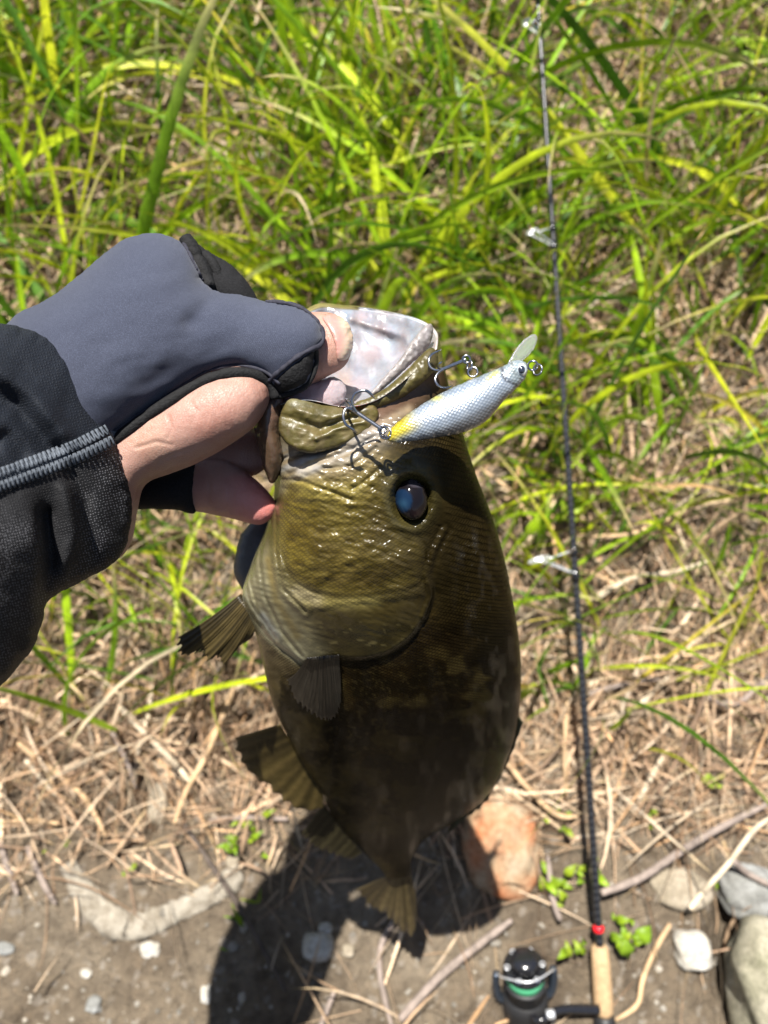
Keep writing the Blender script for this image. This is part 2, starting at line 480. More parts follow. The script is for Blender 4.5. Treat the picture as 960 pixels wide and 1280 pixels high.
def scatter(n, dens, xr, yr):
    out = []
    while len(out) < n:
        x = RNG.uniform(*xr, 4000); y = RNG.uniform(*yr, 4000)
        k = RNG.uniform(0, 1.6, 4000) < dens(x, y); out += list(zip(x[k], y[k]))
    a = np.array(out[:n]); return np.stack([a[:, 0], a[:, 1], ground_z(a[:, 0], a[:, 1])], 1)

# soft sward: clumped blades
cl = scatter(680, green_density, (-0.80, 0.80), (0.28, 1.55))
per = 9
rp = np.repeat(cl, per, 0); n = len(rp)
rp[:, 0] += RNG.normal(0, 0.016, n); rp[:, 1] += RNG.normal(0, 0.016, n); rp[:, 2] = ground_z(rp[:, 0], rp[:, 1]) - 0.004
lean = np.repeat(RNG.normal(0, 0.35, (len(cl), 2)), per, 0) + RNG.normal(0, 0.5, (n, 2))
dr = unit(np.stack([lean[:, 0], lean[:, 1] + 0.05, np.ones(n)], 1))
ln = RNG.uniform(0.08, 0.32, n) * np.repeat(RNG.uniform(0.7, 1.2, len(cl)), per)
wd = RNG.uniform(0.0018, 0.0075, n) * RNG.uniform(0.6, 1.1, n)
sd = np.stack([RNG.normal(0, 0.45, n), RNG.normal(0, 0.35, n), np.zeros(n)], 1)
cc = GREENS[RNG.choice(7, n, p=GW)] * RNG.uniform(0.75, 1.35, (n, 1))
dry = RNG.uniform(0, 1, n) < 0.12
cc[dry] = TANS[RNG.choice(7, dry.sum(), p=TW)]
V, F, C, _ = ribbons(rp, dr, ln, wd, RNG.uniform(0.2, 1.6, n), sd, 8, 0.18, cc)
mesh_obj('grass', V, F, M['grass'], col=C, kind='stuff', label='green grass growing over the upper bank', cat='grass', origin=(0, 0.8, 0.5))

# dead straw lying over the bank
def straw_density(x, y):
    p = np.stack([x, y, ground_z(x, y)], -1); u, v = px_of(p)
    d = 0.55 + 0.6 * sstep(1080, 940, v) + 0.55 * np.exp(-((v - 930) / 150) ** 2)
    d = d * (0.5 + 0.8 * sstep(-0.3, 0.3, fbm(x * 7 + 1, y * 7 + 5, 2, 15)))
    bare = np.exp(-(((u - 180) / 260) ** 2 + ((v - 1230) / 120) ** 2)) + np.exp(-(((u - 850) / 70) ** 2 + ((v - 1240) / 60) ** 2))
    return d * (1 - 0.97 * np.clip(bare * 1.4, 0, 1)) * (0.18 + 0.82 * sstep(1160, 1010, v))
n = 24000
rp = scatter(n, straw_density, (-0.70, 0.70), (0.03, 1.40))
rp[:, 2] += np.abs(RNG.normal(0, 0.011, n)) + 0.001
ang = np.where(RNG.uniform(0, 1, n) < 0.6, RNG.normal(0.5, 0.9, n), RNG.uniform(0, 6.28, n))
slope = 0.6
dx, dy = np.sin(ang), np.cos(ang)
dr = unit(np.stack([dx, dy, dy * slope + RNG.normal(0.05, 0.16, n)], 1))
sd = np.stack([RNG.normal(0, 0.35, n), RNG.normal(0, 0.35, n), RNG.normal(0, 0.2, n)], 1)
cc = TANS[RNG.choice(7, n, p=TW)] * RNG.uniform(0.7, 1.3, (n, 1)) * np.array([0.90, 0.87, 0.90])
ln = RNG.uniform(0.025, 0.14, n)
V, F, C, _ = ribbons(rp, dr, ln, RNG.uniform(0.0010, 0.0055, n) * RNG.uniform(0.5, 1.0, n), RNG.uniform(-0.1, 0.35, n), sd, 5, 0.22, cc)
gzv = ground_z(V[:, 0], V[:, 1]); V[:, 2] = np.maximum(V[:, 2], gzv + 0.0005 + 0.002 * RNG.uniform(0, 1, len(V)))
mesh_obj('dry_straw', V, F, M['straw'], col=C, kind='stuff', label='dead tan straw matted over the bank', cat='straw', origin=(0, 0.7, 0.4))

# fine gravel in the bare soil
def ico(sub=1):
    bm = bmesh.new(); bmesh.ops.create_icosphere(bm, subdivisions=sub, radius=1); 
    v = np.array([x.co[:] for x in bm.verts]); f = [tuple(q.index for q in p.verts) for p in bm.faces]; bm.free(); return v, f
IV, IF = ico(1)
mb = MB()
for k in range(420):
    u = random.uniform(-60, 1020); v = 1290 - abs(random.gauss(0, 1)) * 170
    if v < 860: continue
    d0_, y0_ = random.uniform(0, 1), 0
    p = np.array([(u - 480) / FPX * 0.75, 0, 0]);
    x = p[0]; y = 0.04 + (1300 - v) / 1300 * 0.62; z = float(ground_z(np.array(x), np.array(y)))
    s = random.uniform(0.0008, 0.0028) * (2.0 if random.random() < 0.06 else 1)
    q = IV * s * np.array([random.uniform(0.7, 1.3), random.uniform(0.7, 1.3), 0.6]) + RNG.normal(0, s * 0.12, IV.shape)
    g = random.uniform(0.14, 0.36)
    mb.add(q + [x, y, z + s * 0.2], IF, (g, g * 0.93, g * 0.82))
mb.build('gravel', M['straw'], smooth=False, kind='stuff', label='fine pale gravel scattered on the bare soil', cat='gravel', origin=(0, 0.2, 0.2))

# =============================================================== FISH
def fish_mat():
    m, nt, b = new_mat('wet_fish_skin')
    c = vcol(nt)
    a = nt.nodes.new('ShaderNodeAttribute'); a.attribute_name = 'suv'
    mp = nt.nodes.new('ShaderNodeMapping'); mp.inputs['Scale'].default_value = (0.50, 0.72, 0.0); mp.inputs['Rotation'].default_value = (0, 0, 0.78); nt.links.new(a.outputs['Vector'], mp.inputs['Vector'])
    nzd = nt.nodes.new('ShaderNodeTexNoise'); nzd.inputs['Scale'].default_value = 0.35; nt.links.new(mp.outputs[0], nzd.inputs['Vector'])
    vo = nt.nodes.new('ShaderNodeTexVoronoi'); vo.feature = 'DISTANCE_TO_EDGE'; vo.inputs['Scale'].default_value = 1.0; vo.inputs['Randomness'].default_value = 0.24
    nt.links.new(mp.outputs[0], vo.inputs['Vector'])
    edge = ramp(nt, vo.outputs['Distance'], [(0.0, (0, 0, 0)), (0.16, (1, 1, 1))])
    f1 = noise_fac(nt, 90, 5); f2 = noise_fac(nt, 700, 3)
    c1 = colmix(nt, c, ramp(nt, f1, [(0.3, (0.55, 0.52, 0.45)), (0.55, (1.0, 1.0, 1.0)), (0.75, (1.5, 1.45, 1.25))]), 0.75, 'MULTIPLY')
    sz = nt.nodes.new('ShaderNodeSeparateXYZ'); nt.links.new(a.outputs['Vector'], sz.inputs[0]); msk = sz.outputs[2]
    c2 = colmix(nt, c1, ramp(nt, vo.outputs['Distance'], [(0.0, (0.15, 0.13, 0.10)), (0.36, (1.45, 1.4, 1.2))]), math_n(nt, 'MULTIPLY', msk, 0.8), 'MULTIPLY')
    edge = math_n(nt, 'MULTIPLY', edge, msk)
    nt.links.new(c2, b.inputs['Base Color'])
    va = nt.nodes.new('ShaderNodeAttribute'); va.attribute_name = 'Col'; nt.links.new(va.outputs['Alpha'], b.inputs['Specular IOR Level'])
    rr = nt.nodes.new('ShaderNodeMapRange'); rr.inputs['To Min'].default_value = 0.12; rr.inputs['To Max'].default_value = 0.30
    nt.links.new(f1, rr.inputs['Value']); nt.links.new(rr.outputs[0], b.inputs['Roughness'])
    nt.links.new(math_n(nt, 'MULTIPLY', va.outputs['Alpha'], 0.2), b.inputs['Coat Weight']); b.inputs['Coat Roughness'].default_value = 0.06
    bump(nt, b, [(edge, 0.00030, 0.7), (f2, 0.00028, 0.5), (f1, 0.0005, 0.35)])
    return m
M['fish'] = fish_mat()
def flesh_mat(name, rough=0.3, sss=0.15, bumpd=0.0006, sc=160):
    m, nt, b = new_mat(name)
    c = colmix(nt, vcol(nt), (0.62, 0.62, 0.62), 1.0, 'MULTIPLY'); f = noise_fac(nt, sc, 5); f2 = noise_fac(nt, sc * 5, 3)
    c2 = colmix(nt, c, ramp(nt, f, [(0.3, (0.72, 0.7, 0.72)), (0.6, (1.05, 1.05, 1.05)), (0.75, (1.2, 1.2, 1.2))]), 0.8, 'MULTIPLY')
    nt.links.new(c2, b.inputs['Base Color']); b.inputs['Roughness'].default_value = rough
    b.inputs['Subsurface Weight'].default_value = sss; b.inputs['Subsurface Scale'].default_value = 0.004
    b.inputs['Subsurface Radius'].default_value = (1.0, 0.35, 0.2)
    bump(nt, b, [(f, bumpd, 0.6), (f2, bumpd * 0.4, 0.5)]); return m
M['jaw'] = flesh_mat('wet_jaw_skin', 0.42, 0.03, 0.0006, 190)
M['mouth'] = flesh_mat('mouth_lining', 0.22, 0.25, 0.0012, 120)

NA_F, NA_B = 230, 90
phi = np.concatenate([np.linspace(0, math.pi, NA_F, endpoint=False), np.linspace(math.pi, 2 * math.pi, NA_B, endpoint=False)])
def sect(lx, ly, rx, ry, dc, tf, tb, pw=1.0, dl=0.0):
    """cross-section between a left edge and a right edge; dc depth of its middle plane"""
    u = (1 - np.cos(phi)) / 2; s = np.sin(phi)
    s = np.sign(s) * np.abs(s) ** pw
    d = dc + dl * (u - 0.5) - np.where(s > 0, tf, tb) * s
    return np.stack([lx + (rx - lx) * u, ly + (ry - ly) * u, d], 1)
def ring(front, back):
    f = catmull(front, NA_F + 1)[:-1]; k = catmull(back, NA_B + 1)[:-1]
    return np.vstack([f, k])
RIM = ring([(336, 522, .306), (350, 506, .296), (385, 500, .288), (430, 508, .284), (470, 500, .284), (510, 472, .290), (546, 436, .304)],
           [(546, 436, .304), (545, 414, .325), (520, 398, .345), (470, 387, .356), (430, 383, .356), (392, 384, .350), (352, 420, .336), (334, 480, .316), (336, 522, .306)])
def shrink(r, f, cx, cy, cd):
    c = np.array([cx, cy, cd]); m = r.mean(0); return c + (r - m) * f
mr = RIM.mean(0)
rows = [
    (-0.42, shrink(RIM, 0.02, mr[0] + 4, mr[1] + 30, mr[2] + .017)),
    (-0.34, shrink(RIM, 0.30, mr[0] + 4, mr[1] + 26, mr[2] + .016)),
    (-0.22, shrink(RIM, 0.62, mr[0] + 3, mr[1] + 17, mr[2] + .011)),
    (-0.10, shrink(RIM, 0.87, mr[0], mr[1] + 6, mr[2] + .003)),
    (-0.02, shrink(RIM, 0.965, mr[0], mr[1] + 2, mr[2] - .001)),
    (0.00, RIM),
    (0.03, shrink(RIM, 1.025, mr[0], mr[1] + 8, mr[2] + .004)),
    (0.13, sect(338, 566, 572, 520, .324, .040, .052, .8)),
    (0.24, sect(343, 612, 594, 590, .330, .040, .046, .75)),
    (0.33, sect(334, 655, 616, 648, .337, .040, .040, .72)),
    (0.42, sect(314, 705, 632, 704, .343, .040, .038, .72)),
    (0.49, sect(303, 746, 641, 750, .350, .038, .038, .72)),
    (0.545, sect(317, 784, 647, 786, .358, .038, .040, .75)),
    (0.60, sect(328, 826, 651, 828, .372, .040, .042, .8)),
    (0.67, sect(341, 880, 650, 880, .397, .043, .045, .85)),
    (0.75, sect(370, 940, 639, 938, .438, .045, .046, .9)),
    (0.83, sect(400, 990, 607, 998, .484, .042, .042, .95)),
    (0.89, sect(420, 1027, 565, 1030, .517, .034, .034, 1)),
    (0.95, sect(446, 1058, 531, 1050, .547, .022, .022, 1)),
    (1.00, sect(476, 1087, 515, 1074, .574, .013, .013, 1)),
    (1.04, sect(484, 1100, 514, 1096, .590, .009, .009, 1)),
]
vk = np.array([r[0] for r in rows]); RW = np.array([r[1] for r in rows])
NV = 470
vv = np.concatenate([np.linspace(-0.42, 0.0, 70, endpoint=False), np.linspace(0.0, 1.04, NV - 70)])
def interp_rows(v):
    i = int(np.clip(np.searchsorted(vk, v, 'right') - 1, 0, len(vk) - 2))
    i0, i3 = max(i - 1, 0), min(i + 2, len(vk) - 1)
    h = vk[i + 1] - vk[i]; t = (v - vk[i]) / h
    m1 = (RW[i + 1] - RW[i0]) / (vk[i + 1] - vk[i0]) * h
    m2 = (RW[i3] - RW[i]) / (vk[i3] - vk[i]) * h
    if i == 0: m1 = RW[1] - RW[0]
    t2, t3 = t * t, t ** 3
    return (2 * t3 - 3 * t2 + 1) * RW[i] + (t3 - 2 * t2 + t) * m1 + (-2 * t3 + 3 * t2) * RW[i + 1] + (t3 - t2) * m2
B = np.array([interp_rows(v) for v in vv])                   # rows x around x (px,py,d)
PXb, PYb, Db = B[..., 0], B[..., 1], B[..., 2].copy()
outer = (vv >= 0)[:, None] * np.ones_like(PXb)
sF = np.maximum(np.sin(phi), 0)[None] * np.ones_like(PXb)     # 1 on the near flank
near = sstep(0.02, 0.25, sF) * sstep(0.03, 0.09, vv)[:, None]
# gill cover, cheek and ridges stand proud of the flank
OPER = catmull([(346, 600), (344, 632), (326, 660), (312, 700), (296, 728), (302, 748), (318, 775), (345, 806), (376, 828), (392, 830), (412, 824), (452, 826), (490, 816), (518, 795), (534, 768), (544, 738), (546, 700), (556, 650), (548, 590), (470, 560), (360, 572)], 160, True)
CHEEK = catmull([(352, 578), (349, 640), (352, 690), (366, 724), (396, 742), (436, 748), (480, 744), (520, 734), (536, 712), (530, 680), (505, 665), (490, 645), (482, 612), (470, 580), (430, 560), (385, 565)], 140, True)
PREOP = catmull([(346, 640), (338, 690), (344, 730), (362, 758), (384, 766), (430, 760), (480, 754), (530, 745), (542, 718), (548, 670), (540, 596), (460, 566), (362, 576)], 140, True)
so = sdf(PXb, PYb, OPER); sc_ = sdf(PXb, PYb, CHEEK); sp = sdf(PXb, PYb, PREOP)
hfac = np.maximum(sstep(705, 765, PYb), sstep(430, 380, PXb))        # crisp gill edge below and in front, blended into the nape
eo = hfac * sstep(-1, 6, so) + (1 - hfac) * sstep(-35, 75, so); ep = hfac * sstep(-2, 8, sp) + (1 - hfac) * sstep(-35, 75, sp)
disp = 0.0034 * eo + 0.0018 * sstep(4, 45, so) * hfac + 0.0012 * ep + 0.0006 * sstep(-1, 7, sc_) + 0.0022 * sstep(0, 60, sc_)
disp -= 0.0006 * np.exp(-(np.abs(sc_) / 2.4) ** 2) * sstep(0.2, -0.5, vnoise(PXb / 60, PYb / 60, 91)) + 0.0008 * np.exp(-(np.abs(so) / 2.0) ** 2) * hfac
# bone of the shoulder (lateral crest from eye to gill), folds of the gill membrane
crest = line_dist(PXb, PYb, [(556, 662), (542, 690), (533, 722), (540, 745), (530, 772)])
disp += 0.0010 * np.exp(-(crest / 3.0) ** 2) - 0.0008 * np.exp(-((crest - 6) / 3.0) ** 2)
for pl in ([(345, 640), (345, 690), (352, 735), (382, 765)], [(330, 660), (324, 700), (330, 745), (352, 790), (378, 822)], [(318, 690), (312, 725), (322, 765), (345, 800)], [(306, 728), (312, 752), (330, 785)]):
    dl_ = line_dist(PXb, PYb, pl); disp += 0.0009 * np.exp(-((dl_ - 4) / 3.0) ** 2) - 0.0008 * np.exp(-(dl_ / 2.2) ** 2)
# folds of the membrane under the jaw
for pl in ([(346, 585), (362, 592), (392, 580), (440, 562), (470, 545)], [(352, 600), (372, 600), (405, 612), (440, 625)], [(405, 585), (440, 583), (470, 560)], [(440, 612), (455, 603), (475, 585)]):
    dl_ = line_dist(PXb, PYb, pl); disp += 0.0005 * np.exp(-((dl_ - 5) / 4.5) ** 2) - 0.0007 * np.exp(-(dl_ / 3.0) ** 2)
groove = line_dist(PXb, PYb, [(352, 572), (400, 572), (440, 562), (480, 528), (520, 496), (548, 470)])
disp -= 0.0012 * np.exp(-(groove / 12.0) ** 2)
# eye socket
ed = np.hypot((PXb - 514) / 27, (PYb - 624) / 33)
disp += 0.0014 * np.exp(-((ed - 1.15) / 0.22) ** 2) - 0.006 * sstep(1.05, 0.5, ed)
# rough cheek scales
disp += (0.00022 * vnoise(PXb / 5.5 + PYb / 9, PYb / 3.2, 3) + 0.0003 * vnoise(PXb / 10, PYb / 7, 8)) * sstep(-4, 20, sc_)
disp += 0.0006 * fbm(PXb / 26, PYb / 26, 3, 21) + 0.0003 * vnoise((PXb + PYb * .4) / 12, (PYb - PXb * .3) / 3.5, 23) * sstep(830, 790, PYb)
Db = Db - disp * near * outer
# cavity wall folds
inn = (vv < -0.005)[:, None]
Db = Db + np.where(inn, 0.0030 * vnoise((PXb + PYb * .5) / 24, (PYb - PXb * .5) / 40, 41) + 0.0012 * vnoise(PXb / 8, PYb / 18, 43) + 0.005 * np.exp(-(np.hypot((PXb - 487) / 14, (PYb - 432) / 22)) ** 2) - 0.003 * np.exp(-(line_dist(PXb, PYb, [(440, 398), (470, 408), (505, 420), (518, 445)]) / 6) ** 2), 0)

# skin colours (albedo), with shade painted in on head and flank
def paint(base, items):
    for (w, c) in items:
        w = np.clip(w, 0, 1)[..., None]; base[:] = base * (1 - w) + np.array(c) * w
    return base
uu = ((1 - np.cos(phi)) / 2)[None] * np.ones_like(PXb)        # 0 belly .. 1 back
colF = np.zeros(B.shape)
colF[:] = (0.030, 0.020, 0.008)
nz = fbm(PXb / 18, PYb / 40, 3, 4)
bell = sstep(0.30, 0.03, uu + 0.07 * nz) * (1 - 0.5 * sstep(960, 1060, PYb))
bars = sstep(0.1, 0.5, np.sin(PYb / 20 + 1.2 * fbm(PXb / 40, PYb / 60, 2, 6)) * 0.5 + 0.35 * nz)
head = sstep(845, 790, PYb)
paint(colF, [
    (sstep(0.48, 0.2, uu + 0.08 * nz) * 0.75, (0.080, 0.055, 0.022)),
    (bell * 0.85, (0.21, 0.175, 0.11)),
    (bars * 0.75 * (1 - 0.7 * bell), (0.012, 0.008, 0.004)),
    (sstep(0.15, 0.5, fbm(PXb / 11, PYb / 8, 3, 61)) * 0.45, (0.075, 0.052, 0.020)),
    (sstep(0.1, 0.45, -fbm(PXb / 14, PYb / 9, 3, 62)) * 0.5, (0.014, 0.010, 0.005)),
    (sstep(0.72, 0.95, uu) * 0.85, (0.026, 0.022, 0.012)),
    (eo * 0.9, (0.10, 0.080, 0.03)),
    (ep * 0.8, (0.17, 0.14, 0.045)),
    (sstep(-3, 12, sc_) * 0.90, (0.185, 0.145, 0.030)),
    (sstep(0.05, 0.4, fbm(PXb / 16 + PYb / 30, PYb / 11, 3, 63)) * sstep(0, 16, sc_) * 0.6, (0.30, 0.235, 0.06)),
    (sstep(0.05, 0.4, -fbm(PXb / 16 + PYb / 30, PYb / 11, 3, 64)) * sstep(0, 16, sc_) * 0.65, (0.075, 0.055, 0.013)),
])
streak = line_dist(PXb, PYb, [(478, 660), (440, 690), (405, 690), (385, 660)])
paint(colF, [
    (np.exp(-(streak / 22) ** 2) * (0.55 + 0.35 * nz), (0.085, 0.060, 0.015)),
    (np.exp(-(line_dist(PXb, PYb, [(500, 700), (460, 725), (420, 722)]) / 13) ** 2) * 0.55, (0.10, 0.07, 0.02)),
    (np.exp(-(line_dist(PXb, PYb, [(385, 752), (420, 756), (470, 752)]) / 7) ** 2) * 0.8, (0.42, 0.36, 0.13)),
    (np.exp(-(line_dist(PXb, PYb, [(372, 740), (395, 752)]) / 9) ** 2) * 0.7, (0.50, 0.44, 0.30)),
    (sstep(0, 12, so) * sstep(756, 776, PYb + (430 - PXb) * .15) * sstep(350, 385, PXb - (PYb - 760) * .4) * 0.9, (0.050, 0.040, 0.016)),
    (sstep(0, 12, so) * sstep(770, 785, PYb) * sstep(0.55, 0.75, vnoise(PXb / 6, PYb / 3.2, 95)) * 0.6, (0.26, 0.22, 0.10)),
    (sstep(395, 345, PXb - (PYb - 760) * 0.55) * sstep(-6, 6, so) * sstep(625, 660, PYb) * 0.85, (0.30, 0.285, 0.20)),
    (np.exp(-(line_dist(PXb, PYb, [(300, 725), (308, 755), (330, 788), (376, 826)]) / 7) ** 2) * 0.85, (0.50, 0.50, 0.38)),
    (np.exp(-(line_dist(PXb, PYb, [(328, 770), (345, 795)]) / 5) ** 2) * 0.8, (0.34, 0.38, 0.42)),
    (np.exp(-(line_dist(PXb, PYb, [(335, 700), (345, 750), (372, 795)]) / 5) ** 2) * 0.6, (0.25, 0.19, 0.06)),
    (sstep(440, 510, PXb + (PYb - 640) * 0.10 + 14 * nz) * sstep(800, 730, PYb) * sstep(585, 625, PYb) * outer * 0.62, (0.050, 0.037, 0.012)),  # painted shade: head turns dark brown right of the cheek
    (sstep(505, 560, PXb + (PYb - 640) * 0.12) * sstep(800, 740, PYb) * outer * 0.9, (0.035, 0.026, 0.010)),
])
mem = line_dist(PXb, PYb, [(348, 575), (380, 580), (430, 568), (470, 540)])
paint(colF, [
    (np.exp(-(mem / 16) ** 2) * 0.95 * sstep(0.03, 0.08, vv)[:, None], (0.52, 0.48, 0.46)),
    (np.exp(-(mem / 22) ** 2) * sstep(0.1, 0.6, vnoise((PXb + PYb * 1.6) / 30, (PYb + PXb * 0.45) / 5.5, 81)) * sstep(0.05, 0.09, vv)[:, None] * 0.75, (0.30, 0.22, 0.12)),
    (np.exp(-(mem / 18) ** 2) * sstep(0.2, 0.7, vnoise((PXb + PYb * 1.6) / 36, (PYb + PXb * 0.45) / 6.5, 82)) * sstep(0.05, 0.09, vv)[:, None] * 0.7, (0.50, 0.53, 0.62)),
    (np.exp(-(line_dist(PXb, PYb, [(392, 590), (440, 590), (470, 570)]) / 12) ** 2) * 0.6, (0.38, 0.30, 0.17)),
    (np.exp(-(line_dist(PXb, PYb, [(375, 588), (395, 584)]) / 6) ** 2) * 0.6, (0.55, 0.55, 0.62)),
    (np.exp(-(line_dist(PXb, PYb, [(380, 612), (420, 618), (445, 610)]) / 12) ** 2) * 0.6, (0.42, 0.35, 0.10)),
    (np.exp(-(line_dist(PXb, PYb, [(468, 520), (500, 500), (535, 470)]) / 16) ** 2) * 0.9 * sstep(0, 0.02, vv)[:, None], (0.20, 0.12, 0.085)),
    (np.exp(-(line_dist(PXb, PYb, [(482, 528), (510, 512)]) / 6) ** 2) * 0.6 * sstep(0, 0.02, vv)[:, None], (0.42, 0.34, 0.26)),
    (np.exp(-(line_dist(PXb, PYb, [(345, 575), (341, 595), (350, 610)]) / 8) ** 2) * 0.7, (0.48, 0.44, 0.33)),
    (sstep(352, 338, PXb) * sstep(575, 545, PYb) * outer, (0.26, 0.14, 0.11)),
    ((sstep(1.6, 1.05, ed) * 0.6) * near, (0.09, 0.08, 0.03)),
])
cav = (vv < 0.004)[:, None] * np.ones_like(PXb)
cn = vnoise(PXb / 14, PYb / 30, 51); cn2 = vnoise(PXb / 30, PYb / 22, 52)
cavc = np.zeros(B.shape); cavc[:] = (0.31, 0.31, 0.335)
paint(cavc, [(sstep(0.0, 0.5, fbm(PXb / 6, PYb / 16, 3, 57)) * 0.5, (0.46, 0.46, 0.50)), (sstep(0.0, 0.6, cn) * 0.5, (0.27, 0.34, 0.43)), (sstep(0.1, 0.7, cn2) * 0.5, (0.50, 0.36, 0.36)), (sstep(0.3, 0.8, -cn) * 0.5, (0.30, 0.23, 0.23)),
             (np.exp(-(np.hypot((PXb - 487) / 13, (PYb - 432) / 22)) ** 2) * 0.7, (0.33, 0.42, 0.50)), (np.exp(-(line_dist(PXb, PYb, [(440, 400), (470, 412), (500, 425), (512, 445)]) / 3.5) ** 2) * 0.6, (0.36, 0.30, 0.28)), (np.exp(-(line_dist(PXb, PYb, [(432, 410), (470, 418), (490, 450)]) / 5) ** 2) * 0.4, (0.62, 0.62, 0.68)), (np.exp(-(line_dist(PXb, PYb, [(430, 470), (432, 500)]) / 10) ** 2) * 0.6, (0.45, 0.33, 0.27)), (sstep(505, 545, PXb) * 0.6, (0.34, 0.29, 0.27))])
colF *= (np.array((1.0, 0.97, 0.86)))
colF *= (0.48 - 0.12 * sstep(790, 880, PYb + (PXb - 480) * .2) - 0.16 * sstep(470, 580, PXb) * sstep(580, 640, PYb))[..., None]  # shade worked into the albedo: rear body and right side darkened
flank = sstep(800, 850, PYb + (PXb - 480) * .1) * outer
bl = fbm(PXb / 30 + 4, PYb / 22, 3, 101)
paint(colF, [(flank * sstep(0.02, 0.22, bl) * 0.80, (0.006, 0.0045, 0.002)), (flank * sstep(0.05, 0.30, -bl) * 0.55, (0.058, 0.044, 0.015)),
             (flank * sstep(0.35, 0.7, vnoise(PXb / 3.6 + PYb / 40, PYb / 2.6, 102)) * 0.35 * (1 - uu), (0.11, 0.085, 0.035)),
             (flank * np.exp(-((PXb - 540) / 46) ** 2) * sstep(870, 930, PYb + 30 * bl) * 0.8, (0.005, 0.004, 0.002))])  # last item paints the black shaded band down the lower flank
colF = np.where(cav[..., None] > 0.5, cavc, colF)
farrim = (np.sin(phi)[None] < 0.2) & (np.abs(vv)[:, None] < 0.05) & ((PXb < 448) | (vv[:, None] > 0.01))
colF[farrim & (vv >= -0.012)[:, None]] = (0.14, 0.12, 0.05)
# scale space in millimetres
W3 = Pt(PXb, PYb, Db); W3s = Pt(PXb, PYb, B[..., 2])
ar = np.concatenate([np.zeros((len(vv), 1)), np.cumsum(np.linalg.norm(np.diff(W3s, axis=1), axis=2), 1)], 1) * 1000
al = np.concatenate([np.zeros((1, len(phi))), np.cumsum(np.linalg.norm(np.diff(W3s, axis=0), axis=2), 0)], 0) * 1000
smask = (1 - 0.6 * sstep(820, 760, PYb) * sstep(-20, 20, so + 20)) * sstep(0.10, 0.17, vv)[:, None] * (1 - np.exp(-(mem / 24) ** 2)) * (1 - 0.85 * sstep(-8, 4, so) * sstep(8, -6, sp)) * (1 - 0.6 * sstep(395, 345, PXb - (PYb - 760) * 0.55) * sstep(-6, 6, so))
suvF = np.stack([ar, al, smask], -1).reshape(-1, 3)
wet = 0.02 + 0.40 * sstep(840, 770, PYb) * sstep(560, 470, PXb) + 0.30 * np.exp(-((uu - 0.88) / 0.07) ** 2) * sstep(0.05, 0.5, fbm(PXb / 9, PYb / 20, 2, 98)) * sstep(640, 700, PYb) + 0.05 * sstep(0.10, 0.55, fbm(PXb / 12, PYb / 30, 2, 99)) * sstep(800, 860, PYb)       # gloss mask: strongest on cheek, gill cover and a streak along the back
nr, na = PXb.shape
idx = np.arange(nr * na).reshape(nr, na)
i2 = np.roll(idx, -1, 1)
FQ = np.stack([idx[:-1], i2[:-1], i2[1:], idx[1:]], -1).reshape(-1, 4)
fish_base = P1(497, 1098, .590)
fish = root('bass', 'olive brown bass hanging head up from the gloved hand', 'fish', fish_base)
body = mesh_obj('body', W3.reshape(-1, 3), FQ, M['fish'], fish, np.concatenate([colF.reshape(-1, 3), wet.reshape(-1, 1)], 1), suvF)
bm = bmesh.new(); bm.from_mesh(body.data); bmesh.ops.holes_fill(bm, edges=[e for e in bm.edges if e.is_boundary], sides=0)
bmesh.ops.recalc_face_normals(bm, faces=bm.faces); bm.to_mesh(body.data); bm.free()
mk = outer[:, :NA_F] * (vv[:, None] > 0.0)
sel = (outer > 0.5) & (np.sin(phi)[None] > 0.0)
FRONT['fish'] = [np.stack([PXb[sel], PYb[sel], Db[sel]], 1)[::3]]

# mouth lining inside the jaws: colour of the second material on the cavity faces
body.data.materials.append(M['mouth'])
rowcav = np.repeat((vv[:-1] < -0.012), na)
mi = np.zeros(len(body.data.polygons), np.int32); mi[:len(rowcav)] = rowcav
body.data.polygons.foreach_set('material_index', mi)

# eye
em, ent, eb = new_mat('fish_eye')
ent.links.new(vcol(ent), eb.inputs['Base Color']); eb.inputs['Roughness'].default_value = 0.08; eb.inputs['Specular IOR Level'].default_value = 0.2; eb.inputs['Coat Weight'].default_value = 0.06; eb.inputs['Coat Roughness'].default_value = 0.03
M['fish_eye'] = em
def eyecol(px, py, h, fr):
    c = np.zeros((len(px), 3)); c[:] = (0.005, 0.004, 0.005)
    e = np.hypot((px - 514) / 22, (py - 624) / 28)
    paint(c, [(sstep(0.78, 0.95, e) * 0.8, (0.010, 0.008, 0.004)), (np.exp(-(np.hypot(px - 523, py - 645) / 8) ** 2) * 0.4, (0.03, 0.015, 0.014)),
              (sstep(1.08, 0.9, np.hypot((px - 503) / 12.5, (py - 626) / 14.5)), (0.004, 0.012, 0.030)),
              (np.exp(-(np.hypot((px - 504) / 6, (py - 630) / 6)) ** 2) * 0.7, (0.015, 0.042, 0.075)),  # pale highlight painted on the pupil
              (sstep(1.05, 0.75, np.hypot((px - 521) / 12, (py - 603) / 7.5)) * 0.75, (0.030, 0.027, 0.034))])
    return c
ed0 = front_depth(['fish'], [486, 540, 514, 514], [624, 624, 590, 660]).mean()
eye = inflate('eye', [(514 + 21 * math.cos(a) + 2 * math.sin(a), 624 + 27 * math.sin(a)) for a in np.linspace(0, 2 * math.pi, 18, endpoint=False)], ed0 + .0022, .0052, .006, M['fish_eye'], fish, 2.6, 0.55, None, eyecol)
eye['label'] = 'dark glossy eye with a painted highlight in its blue pupil'

